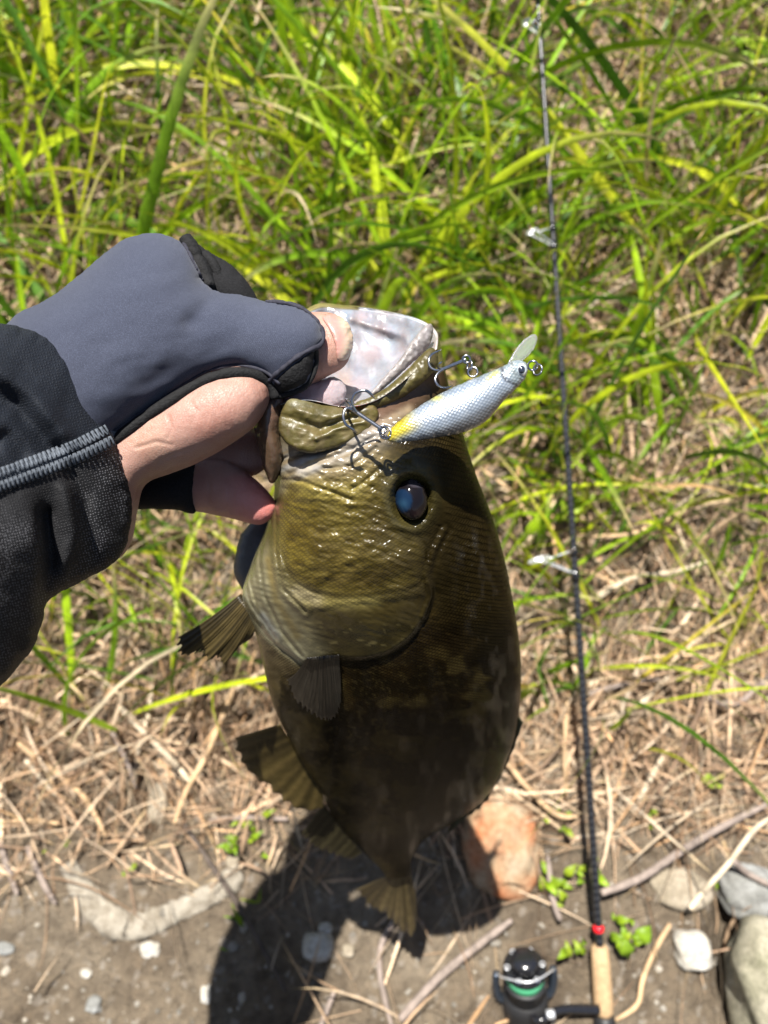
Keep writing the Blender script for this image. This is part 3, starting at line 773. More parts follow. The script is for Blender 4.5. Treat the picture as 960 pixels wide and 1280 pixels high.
# upper jaw: maxilla plate, rolled lip and rough tooth pad
def jawcol(px, py, h, fr):
    c = np.zeros((len(px), 3)); c[:] = (0.105, 0.085, 0.018)
    n = fbm(px / 16, py / 9, 3, 12)
    paint(c, [(sstep(0.1, 0.5, fbm(px / 5, py / 4, 3, 71)) * .6, (0.17, 0.125, 0.06)), (sstep(0.0, 0.4, n) * 0.6, (0.20, 0.155, 0.065)), (sstep(0.1, 0.5, -n) * 0.6, (0.06, 0.05, 0.012)), (sstep(362, 350, px) * 0.7, (0.08, 0.06, 0.02)),
              (np.exp(-((py - 500) / 5) ** 2) * sstep(450, 400, px) * 0.4, (0.35, 0.33, 0.20))])
    return c
dmax = lambda px, py: 0.2860 + 0.00002 * np.abs(px - 430) - 0.0035 * sstep(430, 370, px)
maxilla = inflate('upper_jaw', [(363, 498), (380, 500), (405, 506), (432, 507), (455, 500), (468, 505), (474, 520), (462, 537), (440, 552), (415, 562), (385, 567), (362, 558), (349, 543), (348, 525), (354, 508)],
        dmax, .0036, .006, M['jaw'], fish, 2.6, 0.30, lambda px, py, h: 0.0010 * fbm(px / 18, py / 9, 3, 2) * h + 0.0003 * vnoise(px / 5 + py / 8, py / 3.5, 7) * h + 0.0012 * np.exp(-(line_dist(px, py, [(395, 548), (430, 532), (455, 528)]) / 4) ** 2) - 0.0022 * np.exp(-(line_dist(px, py, [(352, 520), (400, 536), (445, 520)]) / 5) ** 2) * h + 0.0012 * np.exp(-(line_dist(px, py, [(370, 512), (420, 522), (460, 512)]) / 6) ** 2) * h, jawcol)
lip = inflate('lip', [(444, 503), (462, 496), (485, 482), (510, 460), (526, 443), (538, 434), (547, 440), (548, 456), (538, 470), (520, 486), (496, 502), (470, 512), (450, 514)],
        lambda px, py: 0.2870 + (px - 450) * 0.00010, .0050, .006, M['jaw'], fish, 2.6, 0.42, lambda px, py, h: 0.0009 * fbm((px + py) / 16, (py - px) / 9, 3, 3) * h + 0.0004 * vnoise(px / 4, py / 4, 8) * h, lambda px, py, h, fr: paint(np.tile(np.array((0.10, 0.082, 0.02)), (len(px), 1)), [(sstep(0, .5, fbm(px / 10, py / 10, 2, 6)) * .6, (0.16, 0.13, 0.04)), (sstep(525, 545, px) * .7, (0.07, 0.055, 0.02))]))
pad = inflate('tooth_pad', [(462, 492), (480, 470), (498, 450), (515, 425), (530, 408), (540, 404), (542, 418), (536, 434), (515, 455), (488, 480), (470, 494)],
        lambda px, py: 0.291 + (px - 462) * 0.00022, .0035, .005, M['jaw'], fish, 3.2, 0.45, lambda px, py, h: 0.0009 * vnoise(px / 2.6, py / 2.6, 9) * h, lambda px, py, h, fr: paint(np.tile(np.array((0.30, 0.27, 0.26)), (len(px), 1)), [(sstep(0, .6, vnoise(px / 3, py / 3, 4)) * .6, (0.48, 0.45, 0.45)), (sstep(0.2, .7, -vnoise(px / 4, py / 4, 8)) * .6, (0.13, 0.11, 0.10))]))
tongue = inflate('tongue', [(352, 500), (370, 485), (400, 474), (420, 470), (434, 484), (428, 506), (400, 514), (365, 512)], lambda px, py: 0.3035 + (px - 390) * 0.00005, .0045, .008, M['mouth'], fish, 4.5, 0.5, lambda px, py, h: 0.0006 * fbm(px / 10, py / 10, 2, 5), lambda px, py, h, fr: paint(np.tile(np.array((0.48, 0.36, 0.38)), (len(px), 1)), [(sstep(395, 425, px) * .6, (0.46, 0.42, 0.44)), (sstep(380, 355, px) * .6, (0.42, 0.24, 0.26))]))
# lower jaw, gripped between thumb and fingers
ljaw = inflate('lower_jaw', [(334, 488), (348, 490), (356, 505), (352, 540), (356, 566), (352, 590), (340, 606), (330, 590), (322, 560), (316, 530), (318, 505)], lambda px, py: 0.304 + (py - 540) * 0.00008, .010, .012, M['mouth'], fish, 4.0, 0.5, lambda px, py, h: 0.0007 * fbm(px / 9, py / 12, 2, 15), lambda px, py, h, fr: paint(np.tile(np.array((0.12, 0.075, 0.045)), (len(px), 1)), [(sstep(510, 495, py) * .7, (0.30, 0.21, 0.21)), (np.exp(-(np.hypot(px - 340, py - 520) / 14) ** 2) * .5, (0.20, 0.125, 0.10))]))
fgill = inflate('far_gill_cover', [(330, 640), (316, 650), (300, 668), (292, 700), (291, 715), (300, 735), (318, 750), (345, 740), (350, 690)], 0.362, .006, .006, M['jaw'], fish, 5, 0.5, None, (0.11, 0.115, 0.12))

# fins
def fin_mat():
    m, nt, b = new_mat('fin_membrane')
    c = vcol(nt); f = noise_fac(nt, 150, 4)
    c2 = colmix(nt, c, ramp(nt, f, [(0.3, (0.6, 0.6, 0.6)), (0.7, (1.3, 1.3, 1.3))]), 0.8, 'MULTIPLY')
    nt.links.new(c2, b.inputs['Base Color']); b.inputs['Roughness'].default_value = 0.35
    tr = nt.nodes.new('ShaderNodeBsdfTranslucent'); nt.links.new(c2, tr.inputs['Color'])
    mx = nt.nodes.new('ShaderNodeMixShader'); mx.inputs[0].default_value = 0.3
    nt.links.new(b.outputs[0], mx.inputs[1]); nt.links.new(tr.outputs[0], mx.inputs[2]); nt.links.new(mx.outputs[0], nt.nodes['Material Output'].inputs['Surface']); return m
M['fin'] = fin_mat()
def fan(name, b0, b1, tips, nray, col_m, col_r, bow=6.0, th=.0005, ridge=.00035, sub=6, nl=16, label=None, surf=None):
    """fin: b0,b1 ends of its root, tips the outer edge (px,py,depth) in order"""
    nj = nray * sub + 1
    tp = catmull(tips, nj) if len(tips) > 2 else np.linspace(tips[0], tips[1], nj)
    bs = np.linspace(np.array(b0, float), np.array(b1, float), nj)
    s = np.linspace(0, 1, nl)[:, None, None]
    G = bs[None] * (1 - s) + tp[None] * s
    ctr = np.array([0, bow, 0.0]); G = G + np.sin(math.pi * s) * ctr
    jj = np.arange(nj) / sub + 0.28 * vnoise(np.arange(nj) / (sub * 1.7), np.zeros(nj), 3)
    rp_ = np.abs(np.cos(jj * math.pi)) ** 3
    rz = (rp_[None] * ridge * (1 - 0.6 * s[..., 0]))
    notch = ((1 - rp_) * (0.03 + 0.07 * np.abs(vnoise(np.arange(nj) / 9.0, np.zeros(nj), 17))))[None] * sstep(0.75, 1.0, s[..., 0])
    G[..., 0] -= notch * (tp - bs)[None, :, 0]; G[..., 1] -= notch * (tp - bs)[None, :, 1]
    D = G[..., 2]
    if surf is not None: D = surf(G[..., 0], G[..., 1])
    A = Pt(G[..., 0], G[..., 1], D - th - rz); Bk = Pt(G[..., 0], G[..., 1], D + th + rz)
    V = np.vstack([A.reshape(-1, 3), Bk.reshape(-1, 3)]); o_ = nl * nj
    F = []
    for i in range(nl - 1):
        for j in range(nj - 1):
            a = i * nj + j; F.append((a, a + 1, a + nj + 1, a + nj)); F.append((o_ + a, o_ + a + nj, o_ + a + nj + 1, o_ + a + 1))
    def rim(l):
        for a, b in zip(l[:-1], l[1:]): F.append((b, a, o_ + a, o_ + b))
    rim([j for j in range(nj)]); rim([(nl - 1) * nj + j for j in range(nj - 1, -1, -1)]); rim([i * nj for i in range(nl - 1, -1, -1)]); rim([i * nj + nj - 1 for i in range(nl)])
    c = (np.array(col_m)[None, None] * (1 - rp_[None, :, None]) + np.array(col_r)[None, None] * rp_[None, :, None]) * np.ones((nl, 1, 1))
    c = c * (0.8 + 0.35 * s) * 0.62 * (1 + 0.5 * vnoise(np.arange(nj) / 4.0, np.zeros(nj), 13))[None, :, None]
    o = mesh_obj(name, V, F, M['fin'], fish, np.vstack([c.reshape(-1, 3)] * 2)); fix_normals(o)
    if label: o['label'] = label
    return o
fan('pectoral_fin', (301, 742, .352), (322, 780, .352), [(222, 797, .350), (221, 816, .352), (236, 820, .355), (249, 817, .357), (258, 827, .358), (270, 822, .360), (280, 831, .361), (296, 812, .362), (312, 800, .362)], 16, (0.075, 0.055, 0.018), (0.13, 0.095, 0.035), 3, label='spread fin on the far side')
fsurf = lambda px, py: (front_depth(['fish'], np.ravel(px), np.ravel(py)) - 0.0016).reshape(np.shape(px))
fan('pectoral_fin', (384, 822, .33), (424, 818, .33), [(358, 850, .33), (372, 880, .33), (394, 896, .33), (412, 901, .33), (425, 886, .33), (426, 850, .33)], 19, (0.030, 0.026, 0.020), (0.040, 0.035, 0.027), 4, ridge=.00014, label='dark folded fin lying on the flank', surf=fsurf)
fan('pelvic_fin', (350, 905, .425), (404, 992, .475), [(294, 922, .435), (296, 945, .445), (312, 966, .455), (335, 985, .465), (356, 1003, .475), (380, 1014, .482), (404, 1010, .486)], 9, (0.11, 0.080, 0.025), (0.19, 0.135, 0.045), 0)
fan('anal_fin', (404, 1004, .497), (452, 1066, .545), [(376, 1044, .522), (392, 1058, .532), (415, 1068, .542), (440, 1074, .550)], 8, (0.05, 0.042, 0.02), (0.09, 0.075, 0.035), 0)
fan('tail_fin', (486, 1094, .586), (514, 1092, .588), [(446, 1112, .615), (458, 1130, .63), (478, 1142, .636), (495, 1158, .645), (514, 1172, .65), (521, 1150, .64), (520, 1120, .615)], 12, (0.13, 0.095, 0.04), (0.21, 0.16, 0.07), 0)
fan('dorsal_fin', (648, 895, .412), (560, 1036, .520), [(654, 903, .415), (639, 945, .443), (609, 1002, .488), (583, 1023, .506), (560, 1043, .526)], 10, (0.035, 0.05, 0.035), (0.07, 0.075, 0.04), 0)

# =============================================================== PERSON: hand, glove, sleeve
def skin_mat():
    m, nt, b = new_mat('hand_skin')
    f1 = noise_fac(nt, 55, 5); f2 = noise_fac(nt, 900, 3)
    tc = nt.nodes.new('ShaderNodeTexCoord')
    wv = nt.nodes.new('ShaderNodeTexWave'); wv.inputs['Scale'].default_value = 330; wv.inputs['Distortion'].default_value = 4; wv.inputs['Detail'].default_value = 3
    mp = nt.nodes.new('ShaderNodeMapping'); mp.inputs['Rotation'].default_value = (0, 0.5, 0.6); nt.links.new(tc.outputs['Object'], mp.inputs['Vector']); nt.links.new(mp.outputs[0], wv.inputs['Vector'])
    c = colmix(nt, vcol(nt), ramp(nt, f1, [(0.3, (0.86, 0.74, 0.71)), (0.55, (1, 1, 1)), (0.75, (1.10, 1.12, 1.10))]), 1.0, 'MULTIPLY')
    nt.links.new(c, b.inputs['Base Color']); b.inputs['Roughness'].default_value = 0.48; b.inputs['Specular IOR Level'].default_value = 0.4
    b.inputs['Subsurface Weight'].default_value = 0.2; b.inputs['Subsurface Scale'].default_value = 0.006; b.inputs['Subsurface Radius'].default_value = (1.0, 0.3, 0.16)
    vs = nt.nodes.new('ShaderNodeTexVoronoi'); vs.feature = 'DISTANCE_TO_EDGE'; vs.inputs['Scale'].default_value = 1100; nt.links.new(tc.outputs['Object'], vs.inputs['Vector'])
    vl = ramp(nt, vs.outputs['Distance'], [(0.0, (0, 0, 0)), (0.12, (1, 1, 1))])
    bump(nt, b, [(wv.outputs['Fac'], 0.00015, 0.2), (vl, 0.00012, 0.5), (f2, 0.00025, 0.5)]); return m
M['skin'] = skin_mat()
def fabric_mat(name, col, twill=2.6, rot=0.9, rough=0.8, sheen=0.3, bd=0.0002, dots=None):
    m, nt, b = new_mat(name)
    v = suvn(nt, 1, 1, rot)
    wv = nt.nodes.new('ShaderNodeTexWave'); wv.inputs['Scale'].default_value = twill; wv.inputs['Distortion'].default_value = 0.6; wv.inputs['Detail'].default_value = 1
    nt.links.new(v, wv.inputs['Vector'])
    f = noise_fac(nt, 2600, 2); f2 = noise_fac(nt, 30, 4)
    c = colmix(nt, col, tuple(min(1, x * 1.7 + 0.015) for x in col), ramp(nt, f, [(0.45, (0, 0, 0)), (0.8, (1, 1, 1))]))
    c = colmix(nt, c, ramp(nt, wv.outputs['Fac'], [(0.2, (0.78, 0.78, 0.78)), (0.8, (1.12, 1.12, 1.12))]), 0.8, 'MULTIPLY')
    c = colmix(nt, c, ramp(nt, f2, [(0.3, (0.82, 0.82, 0.86)), (0.7, (1.14, 1.12, 1.1))]), 0.8, 'MULTIPLY')
    nt.links.new(c, b.inputs['Base Color']); b.inputs['Roughness'].default_value = rough; b.inputs['Specular IOR Level'].default_value = 0.3
    b.inputs['Sheen Weight'].default_value = sheen; b.inputs['Sheen Roughness'].default_value = 0.5
    bump(nt, b, [(wv.outputs['Fac'], bd, 0.6), (f, 0.0002, 0.4)]); return m
M['glove'] = fabric_mat('glove_neoprene', (0.0255, 0.031, 0.052), 0.72, 0.95, 0.85, 0.12)
M['trim'] = simple('black_trim', (0.006, 0.006, 0.0066), 0.8, 0, 0.25, 900, 0.6, 0.0010)
M['thread'] = simple('black_thread', (0.02, 0.02, 0.03), 0.8, 0, 0.3, 900, 0.4)
M['blackknit'] = simple('black_glove_knit', (0.010, 0.010, 0.011), 0.9, 0, 0.15, 1500, 0.4, 0.0004)
def sleeve_mat():
    m, nt, b = new_mat('sleeve_fabric')
    a = nt.nodes.new('ShaderNodeAttribute'); a.attribute_name = 'Col'
    sx = nt.nodes.new('ShaderNodeSeparateColor'); nt.links.new(a.outputs['Color'], sx.inputs[0])
    v = suvn(nt, 1, 1, 0.25)
    vo = nt.nodes.new('ShaderNodeTexVoronoi'); vo.inputs['Scale'].default_value = 1.15; vo.inputs['Randomness'].default_value = 0.4; nt.links.new(v, vo.inputs['Vector'])
    dot = ramp(nt, vo.outputs['Distance'], [(0.16, (1, 1, 1)), (0.34, (0, 0, 0))])
    f = noise_fac(nt, 2200, 2); fl = noise_fac(nt, 28, 3)
    knit = colmix(nt, (0.0026, 0.0040, 0.0075), (0.0095, 0.0145, 0.0245), ramp(nt, f, [(0.4, (0, 0, 0)), (0.8, (1, 1, 1))]))
    gate = math_n(nt, 'MULTIPLY', dot, ramp(nt, fl, [(0.42, (0, 0, 0)), (0.6, (1, 1, 1))]))
    mesh = colmix(nt, (0.004, 0.004, 0.005), (0.10, 0.10, 0.11), gate)
    c = colmix(nt, mesh, knit, sx.outputs[0]); nt.links.new(c, b.inputs['Base Color'])
    b.inputs['Roughness'].default_value = 0.72; b.inputs['Specular IOR Level'].default_value = 0.3; b.inputs['Sheen Weight'].default_value = 0.0
    bump(nt, b, [(dot, 0.0004, 0.7), (f, 0.0002, 0.5)]); return m
M['sleeve'] = sleeve_mat()
M['stitch'] = simple('grey_stitching', (0.075, 0.087, 0.105), 0.8, 0, 0.3, 900, 0.35, 0.0003)

M['blackmatte0'] = simple('dark_cloth', (0.015, 0.015, 0.017), 0.8, 0, 0.3, 90, 0.3)
person = root('person', 'person in a dark sleeve and grey fingerless glove gripping the fish by its jaw', 'person', P1(-160, 800, .20))

# bare skin: thumb ball, wrist, thumb, two fingers, one skin
parts = []
def add_skin(poly, d0, tf, tb, step=6, power=0.5, relief=None):
    V, F, PX, PY, H, FR, D = inflate_data(poly, d0, tf, tb, step, power, relief)
    parts.append((V, F)); f = FR > 0.5
    FRONT.setdefault('skin', []).append(np.stack([PX[f], PY[f], D[f]], 1))
add_skin([(60, 560), (110, 520), (150, 500), (210, 470), (280, 450), (320, 455), (338, 480), (336, 505), (320, 532), (290, 555), (250, 578), (215, 592), (182, 606), (172, 640), (164, 680), (140, 702), (90, 690), (50, 640)],
         lambda px, py: 0.2965 - 0.00004 * (px - 200), .022, .020)
add_skin([(300, 420), (340, 396), (375, 391), (400, 389), (420, 392), (434, 403), (441, 422), (439, 444), (430, 460), (412, 470), (390, 482), (360, 500), (325, 505), (300, 480)],
         lambda px, py: 0.3030 - 0.00004 * (px - 400), .0112, .011)
add_skin([(150, 590), (200, 578), (250, 573), (285, 575), (318, 597), (342, 622), (346, 636), (340, 648), (324, 657), (290, 649), (245, 640), (190, 634), (150, 630)], lambda px, py: 0.327 - 0.00006 * (px - 250), .010, .011)
add_skin([(140, 560), (200, 545), (260, 535), (305, 530), (330, 545), (338, 570), (325, 592), (290, 600), (240, 595), (160, 590)], lambda px, py: 0.334 - 0.00003 * (px - 250), .010, .011)
mb = MB()
for V, F in parts: mb.add(V, F)
tmp = mb.build('hand_tmp', None, None); 
rm = tmp.modifiers.new('r', 'REMESH'); rm.mode = 'VOXEL'; rm.voxel_size = 0.0008
sm = tmp.modifiers.new('s', 'SMOOTH'); sm.factor = 0.5; sm.iterations = 9
dg = bpy.context.evaluated_depsgraph_get(); ev = tmp.evaluated_get(dg); me2 = bpy.data.meshes.new_from_object(ev)
nvv = len(me2.vertices); co = np.zeros(nvv * 3, np.float32); me2.vertices.foreach_get('co', co); co = co.reshape(-1, 3).astype(float) + np.array(tmp.location[:])
Fh = [tuple(p.vertices) for p in me2.polygons]
bpy.data.objects.remove(tmp)
hx, hy = px_of(co); hdep = (co - CAM) @ FWD
crz = np.zeros(nvv)
rgc = np.random.default_rng(77)
for k in range(17):
    x0 = 232 + 6.2 * k + rgc.normal(0, 2.0); top = 505 - 0.35 * (x0 - 232) + rgc.normal(0, 5); ln_c = rgc.uniform(22, 50)
    pl = [(x0, top), (x0 + 8, top + ln_c * .5), (x0 + 11 + rgc.normal(0, 3), top + ln_c)]
    crz += rgc.uniform(.00010, .00030) * np.exp(-(line_dist(hx, hy, pl) / 1.7) ** 2)
for pl in ([(170, 560), (195, 552), (215, 556)], [(210, 520), (214, 535), (210, 548)], [(182, 600), (200, 575), (240, 560)], [(388, 440), (398, 452), (400, 468)], [(382, 445), (391, 458), (392, 474)], [(406, 408), (411, 422), (418, 440), (420, 455)],
           [(282, 585), (286, 610), (283, 645)], [(287, 585), (291, 612), (289, 648)], [(258, 580), (262, 610), (258, 640)]):
    crz += .00045 * np.exp(-(line_dist(hx, hy, pl) / 2.0) ** 2)
co = co + crz[:, None] * FWD[None] - (0.00025 * fbm(hx / 16, hy / 14, 3, 33))[:, None] * FWD[None]
hc = np.tile(np.array((0.295, 0.168, 0.132)), (nvv, 1))
nz = fbm(hx / 25, hy / 25, 3, 3)
paint(hc, [(sstep(0.0, 0.4, nz) * 0.35, (0.33, 0.205, 0.15)), (np.exp(-(np.hypot(hx - 290, hy - 530) / 40) ** 2) * 0.35, (0.30, 0.145, 0.11)),
           (sstep(255, 345, hx) * sstep(585, 600, hy) * 0.85, (0.55, 0.19, 0.18)), (sstep(585, 575, hx * 0 + 580) * sstep(560, 590, hy) * sstep(230, 250, hx) * 0.45, (0.36, 0.17, 0.15)),
           (np.exp(-(np.hypot(hx - 190, hy - 560) / 22) ** 2) * 0.4, (0.36, 0.25, 0.18)), (sstep(395, 415, hx) * sstep(500, 480, hy) * 0.35, (0.30, 0.155, 0.115))])
hand = mesh_obj('hand', co, Fh, M['skin'], person, hc)
# thumb nail
nm, nnt, nb_ = new_mat('nail'); nnt.links.new(vcol(nnt), nb_.inputs['Base Color']); nb_.inputs['Roughness'].default_value = 0.28; nb_.inputs['Subsurface Weight'].default_value = 0.2; nb_.inputs['Subsurface Scale'].default_value = 0.003
NAIL = [(402, 396), (412, 391), (424, 394), (436, 404), (442, 422), (440, 440), (432, 451), (421, 449), (418, 430), (411, 412)]
dn = lambda px, py: front_depth(['skin'], px, py) - 0.0002
inflate('thumbnail', NAIL, dn, .0011, .001, nm, hand, 3.0, 0.35, None, lambda px, py, h, fr: paint(np.tile(np.array((0.36, 0.185, 0.16)), (len(px), 1)), [(sstep(0, 14, (px - 424) * .9 + np.abs(py - 422) * .25) * 0.9, (0.48, 0.38, 0.28)), (sstep(0.55, 0.1, h) * sstep(430, 415, px) * .6, (0.36, 0.20, 0.155))]))

# glove
def glove_relief(px, py, h):
    r = 0.0022 * np.exp(-(np.hypot((px - 195) / 70, (py - 330) / 45)) ** 2)
    r -= 0.0030 * np.exp(-(line_dist(px, py, [(255, 340), (262, 375), (240, 400)]) / 14) ** 2) * h
    r += 0.0009 * fbm(px / 40 + py / 60, py / 26, 3, 27) + 0.0007 * np.sin((px * .5 + py) / 13 + 3 * fbm(px / 60, py / 60, 2, 9)) * np.exp(-(np.hypot(px - 270, py - 395) / 60) ** 2)
    r += 0.0012 * np.exp(-(line_dist(px, py, [(300, 395), (350, 410), (390, 415)]) / 22) ** 2)
    r -= 0.0010 * np.exp(-(line_dist(px, py, [(185, 480), (235, 440), (290, 425)]) / 16) ** 2)
    return r * sstep(0, 0.35, h)
GLOVE = [(-40, 470), (12, 399), (60, 372), (100, 341), (138, 309), (162, 295), (190, 290), (215, 295), (233, 306), (246, 326), (258, 351), (273, 363), (300, 367), (335, 376), (365, 381), (390, 392), (402, 408), (405, 424), (397, 440), (393, 462), (384, 480), (366, 490), (347, 492), (330, 474), (300, 464), (265, 470), (232, 488), (195, 512), (165, 532), (146, 546), (130, 590), (60, 600), (-30, 560)]
glove = inflate('glove', GLOVE, lambda px, py: 0.2915 - 0.00003 * (py - 420) + 0.00003 * (np.minimum(px, 300) - 200) - 0.00004 * np.maximum(px - 300, 0), .026, .030, M['glove'], person, 5.5, 0.5, glove_relief, None, 0.0, 1, 'glove')
glove['label'] = 'slate grey fingerless glove with black edging'
def surf_tube(name, pts, r, keys, mat, parent, lift=0.0004, n=60, seg=8, flat=1.0, noise=0.0):
    p = resample(catmull(pts, 200), 200 / n * 1.0 if False else np.linalg.norm(np.diff(np.array(pts, float), axis=0), axis=1).sum() / n, False)
    d = front_depth(keys, p[:, 0], p[:, 1])
    for _ in range(3): d = np.convolve(np.pad(d, 2, 'edge'), np.ones(5) / 5, 'valid')
    rr = r * (1 + noise * vnoise(np.arange(len(p)) / 2.5, np.zeros(len(p)), 5))
    return tube(name, Pt(p[:, 0], p[:, 1], d - lift), rr, mat, parent, seg, flat=flat)
surf_tube('palm_edging', [(142, 551), (165, 534), (190, 516), (215, 500), (240, 484), (268, 471), (298, 466), (322, 470), (338, 482), (345, 498)], .0022, ['glove', 'skin'], M['trim'], glove, .0002, noise=0.12)
surf_tube('edging_seam', [(140, 541), (165, 523), (195, 504), (232, 479), (265, 462), (300, 457), (330, 464), (350, 480)], .0007, ['glove'], M['thread'], glove, .0003, 80, noise=0.4)
surf_tube('thumb_opening', [(332, 377), (362, 380), (386, 391), (400, 407), (404, 422), (399, 432), (390, 436), (372, 446), (352, 462), (336, 476)], .0009, ['glove'], M['thread'], glove, .0003, 90, noise=0.35)
surf_tube('thumb_opening_edge', [(394, 434), (395, 450), (391, 468), (380, 484), (362, 492), (346, 496)], .0012, ['glove', 'skin'], M['trim'], glove, .0000, 40)
def patch(name, poly, keys, th, mat, parent, step=4, lift=.0006, rel=None):
    return inflate(name, poly, lambda px, py: front_depth(keys, px, py) + 0.0006 - lift, th, .0008, mat, parent, step, 0.3, rel, None)
patch('thumb_patch', [(342, 478), (358, 462), (376, 448), (393, 438), (393, 452), (389, 468), (378, 482), (360, 489), (346, 494)], ['glove'], .0009, M['trim'], glove)
inflate('finger_sleeve', [(236, 300), (262, 314), (284, 326), (303, 343), (320, 366), (322, 384), (290, 392), (255, 378), (238, 345)], 0.304, .010, .014, M['blackknit'], glove, 5, 0.5)
surf_tube('finger_edging', [(231, 297), (240, 312), (249, 330), (257, 347), (262, 360)], .0030, ['glove'], M['trim'], glove, -.0004, 30, noise=0.15)
surf_tube('finger_edging_seam', [(228, 302), (236, 316), (245, 334), (253, 350)], .0006, ['glove'], M['thread'], glove, .0006, 50, noise=0.5)
tube('finger_edging', pxtube([(256, 318, .297), (266, 330, .296), (274, 348, .297), (276, 366, .30)], 24), .0022, M['trim'], glove)
inflate('finger_sleeve', [(150, 590), (180, 588), (215, 580), (247, 569), (250, 590), (247, 615), (245, 643), (222, 639), (190, 637), (150, 634)], 0.326, .013, .014, M['blackknit'], glove, 5, 0.45)

# sleeve
def sleeve_d(px, py): return 0.284 + 0.00016 * np.minimum(px - 150, 0) * np.where(px < -150, 0.9, 1.0) + 0.00001 * (py - 600)
def sleeve_rel(px, py, h):
    r = 0.006 * sstep(66, 40, px - 0.08 * (py - 700) + 5 * np.sin(py / 40)) * sstep(600, 690, py)
    r -= 0.004 * np.exp(-(line_dist(px, py, [(56, 640), (60, 700), (52, 760)]) / 7) ** 2)
    r += 0.0022 * np.exp(-(line_dist(px, py, [(82, 610), (92, 670), (80, 720)]) / 10) ** 2)
    r -= 0.0022 * np.exp(-(line_dist(px, py, [(72, 560), (105, 620), (118, 700)]) / 8) ** 2)
    r -= 0.0030 * np.exp(-(line_dist(px, py, [(-30, 480), (20, 510), (60, 560)]) / 13) ** 2)
    r += 0.0022 * np.exp(-(line_dist(px, py, [(-20, 450), (40, 490), (80, 540)]) / 12) ** 2)
    r -= 0.0020 * np.exp(-(line_dist(px, py, [(-20, 560), (10, 545), (30, 570)]) / 10) ** 2)
    r += 0.0010 * fbm(px / 28, py / 40, 3, 14)
    return 1.6 * r * sstep(0, 0.25, h)
SEAM = [(-60, 622), (0, 600), (50, 582), (100, 562), (146, 539)]
def sleevecol(px, py, h, fr):
    yl = np.interp(px, [p[0] for p in SEAM], [p[1] for p in SEAM])
    k = sstep(6, -6, py - yl); return np.stack([k, k, k], 1)
SLEEVE = [(-420, 560), (-260, 440), (-120, 400), (-40, 397), (0, 402), (40, 411), (75, 432), (108, 468), (134, 512), (150, 552), (161, 588), (166, 620), (166, 650), (158, 686), (136, 711), (100, 730), (62, 752), (54, 782), (38, 818), (0, 862), (-60, 930), (-160, 1040), (-330, 1150), (-520, 1000), (-560, 760)]
sleeve = inflate('sleeve', SLEEVE, sleeve_d, .034, .040, M['sleeve'], person, 8.5, 0.42, sleeve_rel, sleevecol, 0.0, 2, 'sleeve')
sleeve['label'] = 'navy black sleeve cuff with a grey zigzag seam'
# unseen angler's body behind the lens, added to shade the fish and darken reflections
def ell(c, r, seg=2):
    v, f = ico(3); return v * np.array(r) + np.array(c), f
def blob(name, items, mat, col, vox=0.012):
    mbx = MB()
    for V, F in items: mbx.add(V, F)
    t = mbx.build('blob_tmp', None); r_ = t.modifiers.new('r', 'REMESH'); r_.mode = 'VOXEL'; r_.voxel_size = vox
    s_ = t.modifiers.new('s', 'SMOOTH'); s_.factor = 0.5; s_.iterations = 8
    e = t.evaluated_get(bpy.context.evaluated_depsgraph_get()); m_ = bpy.data.meshes.new_from_object(e)
    co_ = np.zeros(len(m_.vertices) * 3, np.float32); m_.vertices.foreach_get('co', co_); co_ = co_.reshape(-1, 3) + np.array(t.location[:])
    F_ = [tuple(p.vertices) for p in m_.polygons]; bpy.data.objects.remove(t)
    return mesh_obj(name, co_, F_, mat, person, np.tile(np.array(col), (len(co_), 1)))
def limb(pts, rads): return tube_data(catmull(pts, 30), np.interp(np.linspace(0, 1, 30), np.linspace(0, 1, len(rads)), rads), 16)
cuff = P1(-330, 880, .205)
blob('unseen_jacket', [ell((0, -.46, .46), (.19, .13, .24)), ell((0, -.44, .66), (.23, .12, .16)), limb([(-.19, -.43, .72), (-.27, -.30, .62), (-.25, -.14, .62), tuple(cuff)], [.075, .065, .055, .05]),
                limb([(.19, -.43, .72), (.28, -.34, .56), (.20, -.22, .72)], [.075, .06, .045])], simple('jacket_cloth', (0.012, 0.014, 0.020), 0.85, 0, 0.3, 60, 0.3), (1, 1, 1))
blob('unseen_trousers', [ell((0, -.50, .24), (.18, .15, .13)), limb([(-.10, -.46, .24), (-.02, -.16, .36), (.015, -.03, .38)], [.09, .08, .065]), limb([(.10, -.46, .24), (.20, -.16, .36), (.19, -.03, .38)], [.09, .08, .065]),
                  limb([(.015, -.03, .38), (.0, -.10, .20), (-.02, -.15, .06)], [.065, .055, .05]), limb([(.19, -.03, .38), (.19, -.10, .20), (.19, -.15, .06)], [.065, .055, .05])], simple('trouser_cloth', (0.05, 0.05, 0.045), 0.9, 0, 0.2, 60, 0.3), (1, 1, 1))
for s_ in (-1, 1):
    blob('unseen_boot', [ell((s_ * .105 + .085, -.15, .07), (.05, .06, .05)), ell((s_ * .105 + .085, -.09, .06), (.045, .10, .035))], M['blackmatte0'], (1, 1, 1), .006)
blob('head', [ell((0, -.40, 1.02), (.075, .095, .11)), ell((0, -.40, 0.90), (.05, .055, .08)), ell((0, -.303, 1.01), (.012, .018, .022)), ell((.076, -.41, 1.01), (.012, .02, .03)), ell((-.076, -.41, 1.01), (.012, .02, .03)), ell((0, -.32, .955), (.03, .02, .02))], M['skin'], (0.45, 0.275, 0.20), .006)
blob('cap', [ell((0, -.41, 1.08), (.085, .105, .07)), ell((0, -.29, 1.07), (.07, .07, .010))], M['blackmatte0'], (1, 1, 1), .006)  # head and cap are unseen too, completing the added body
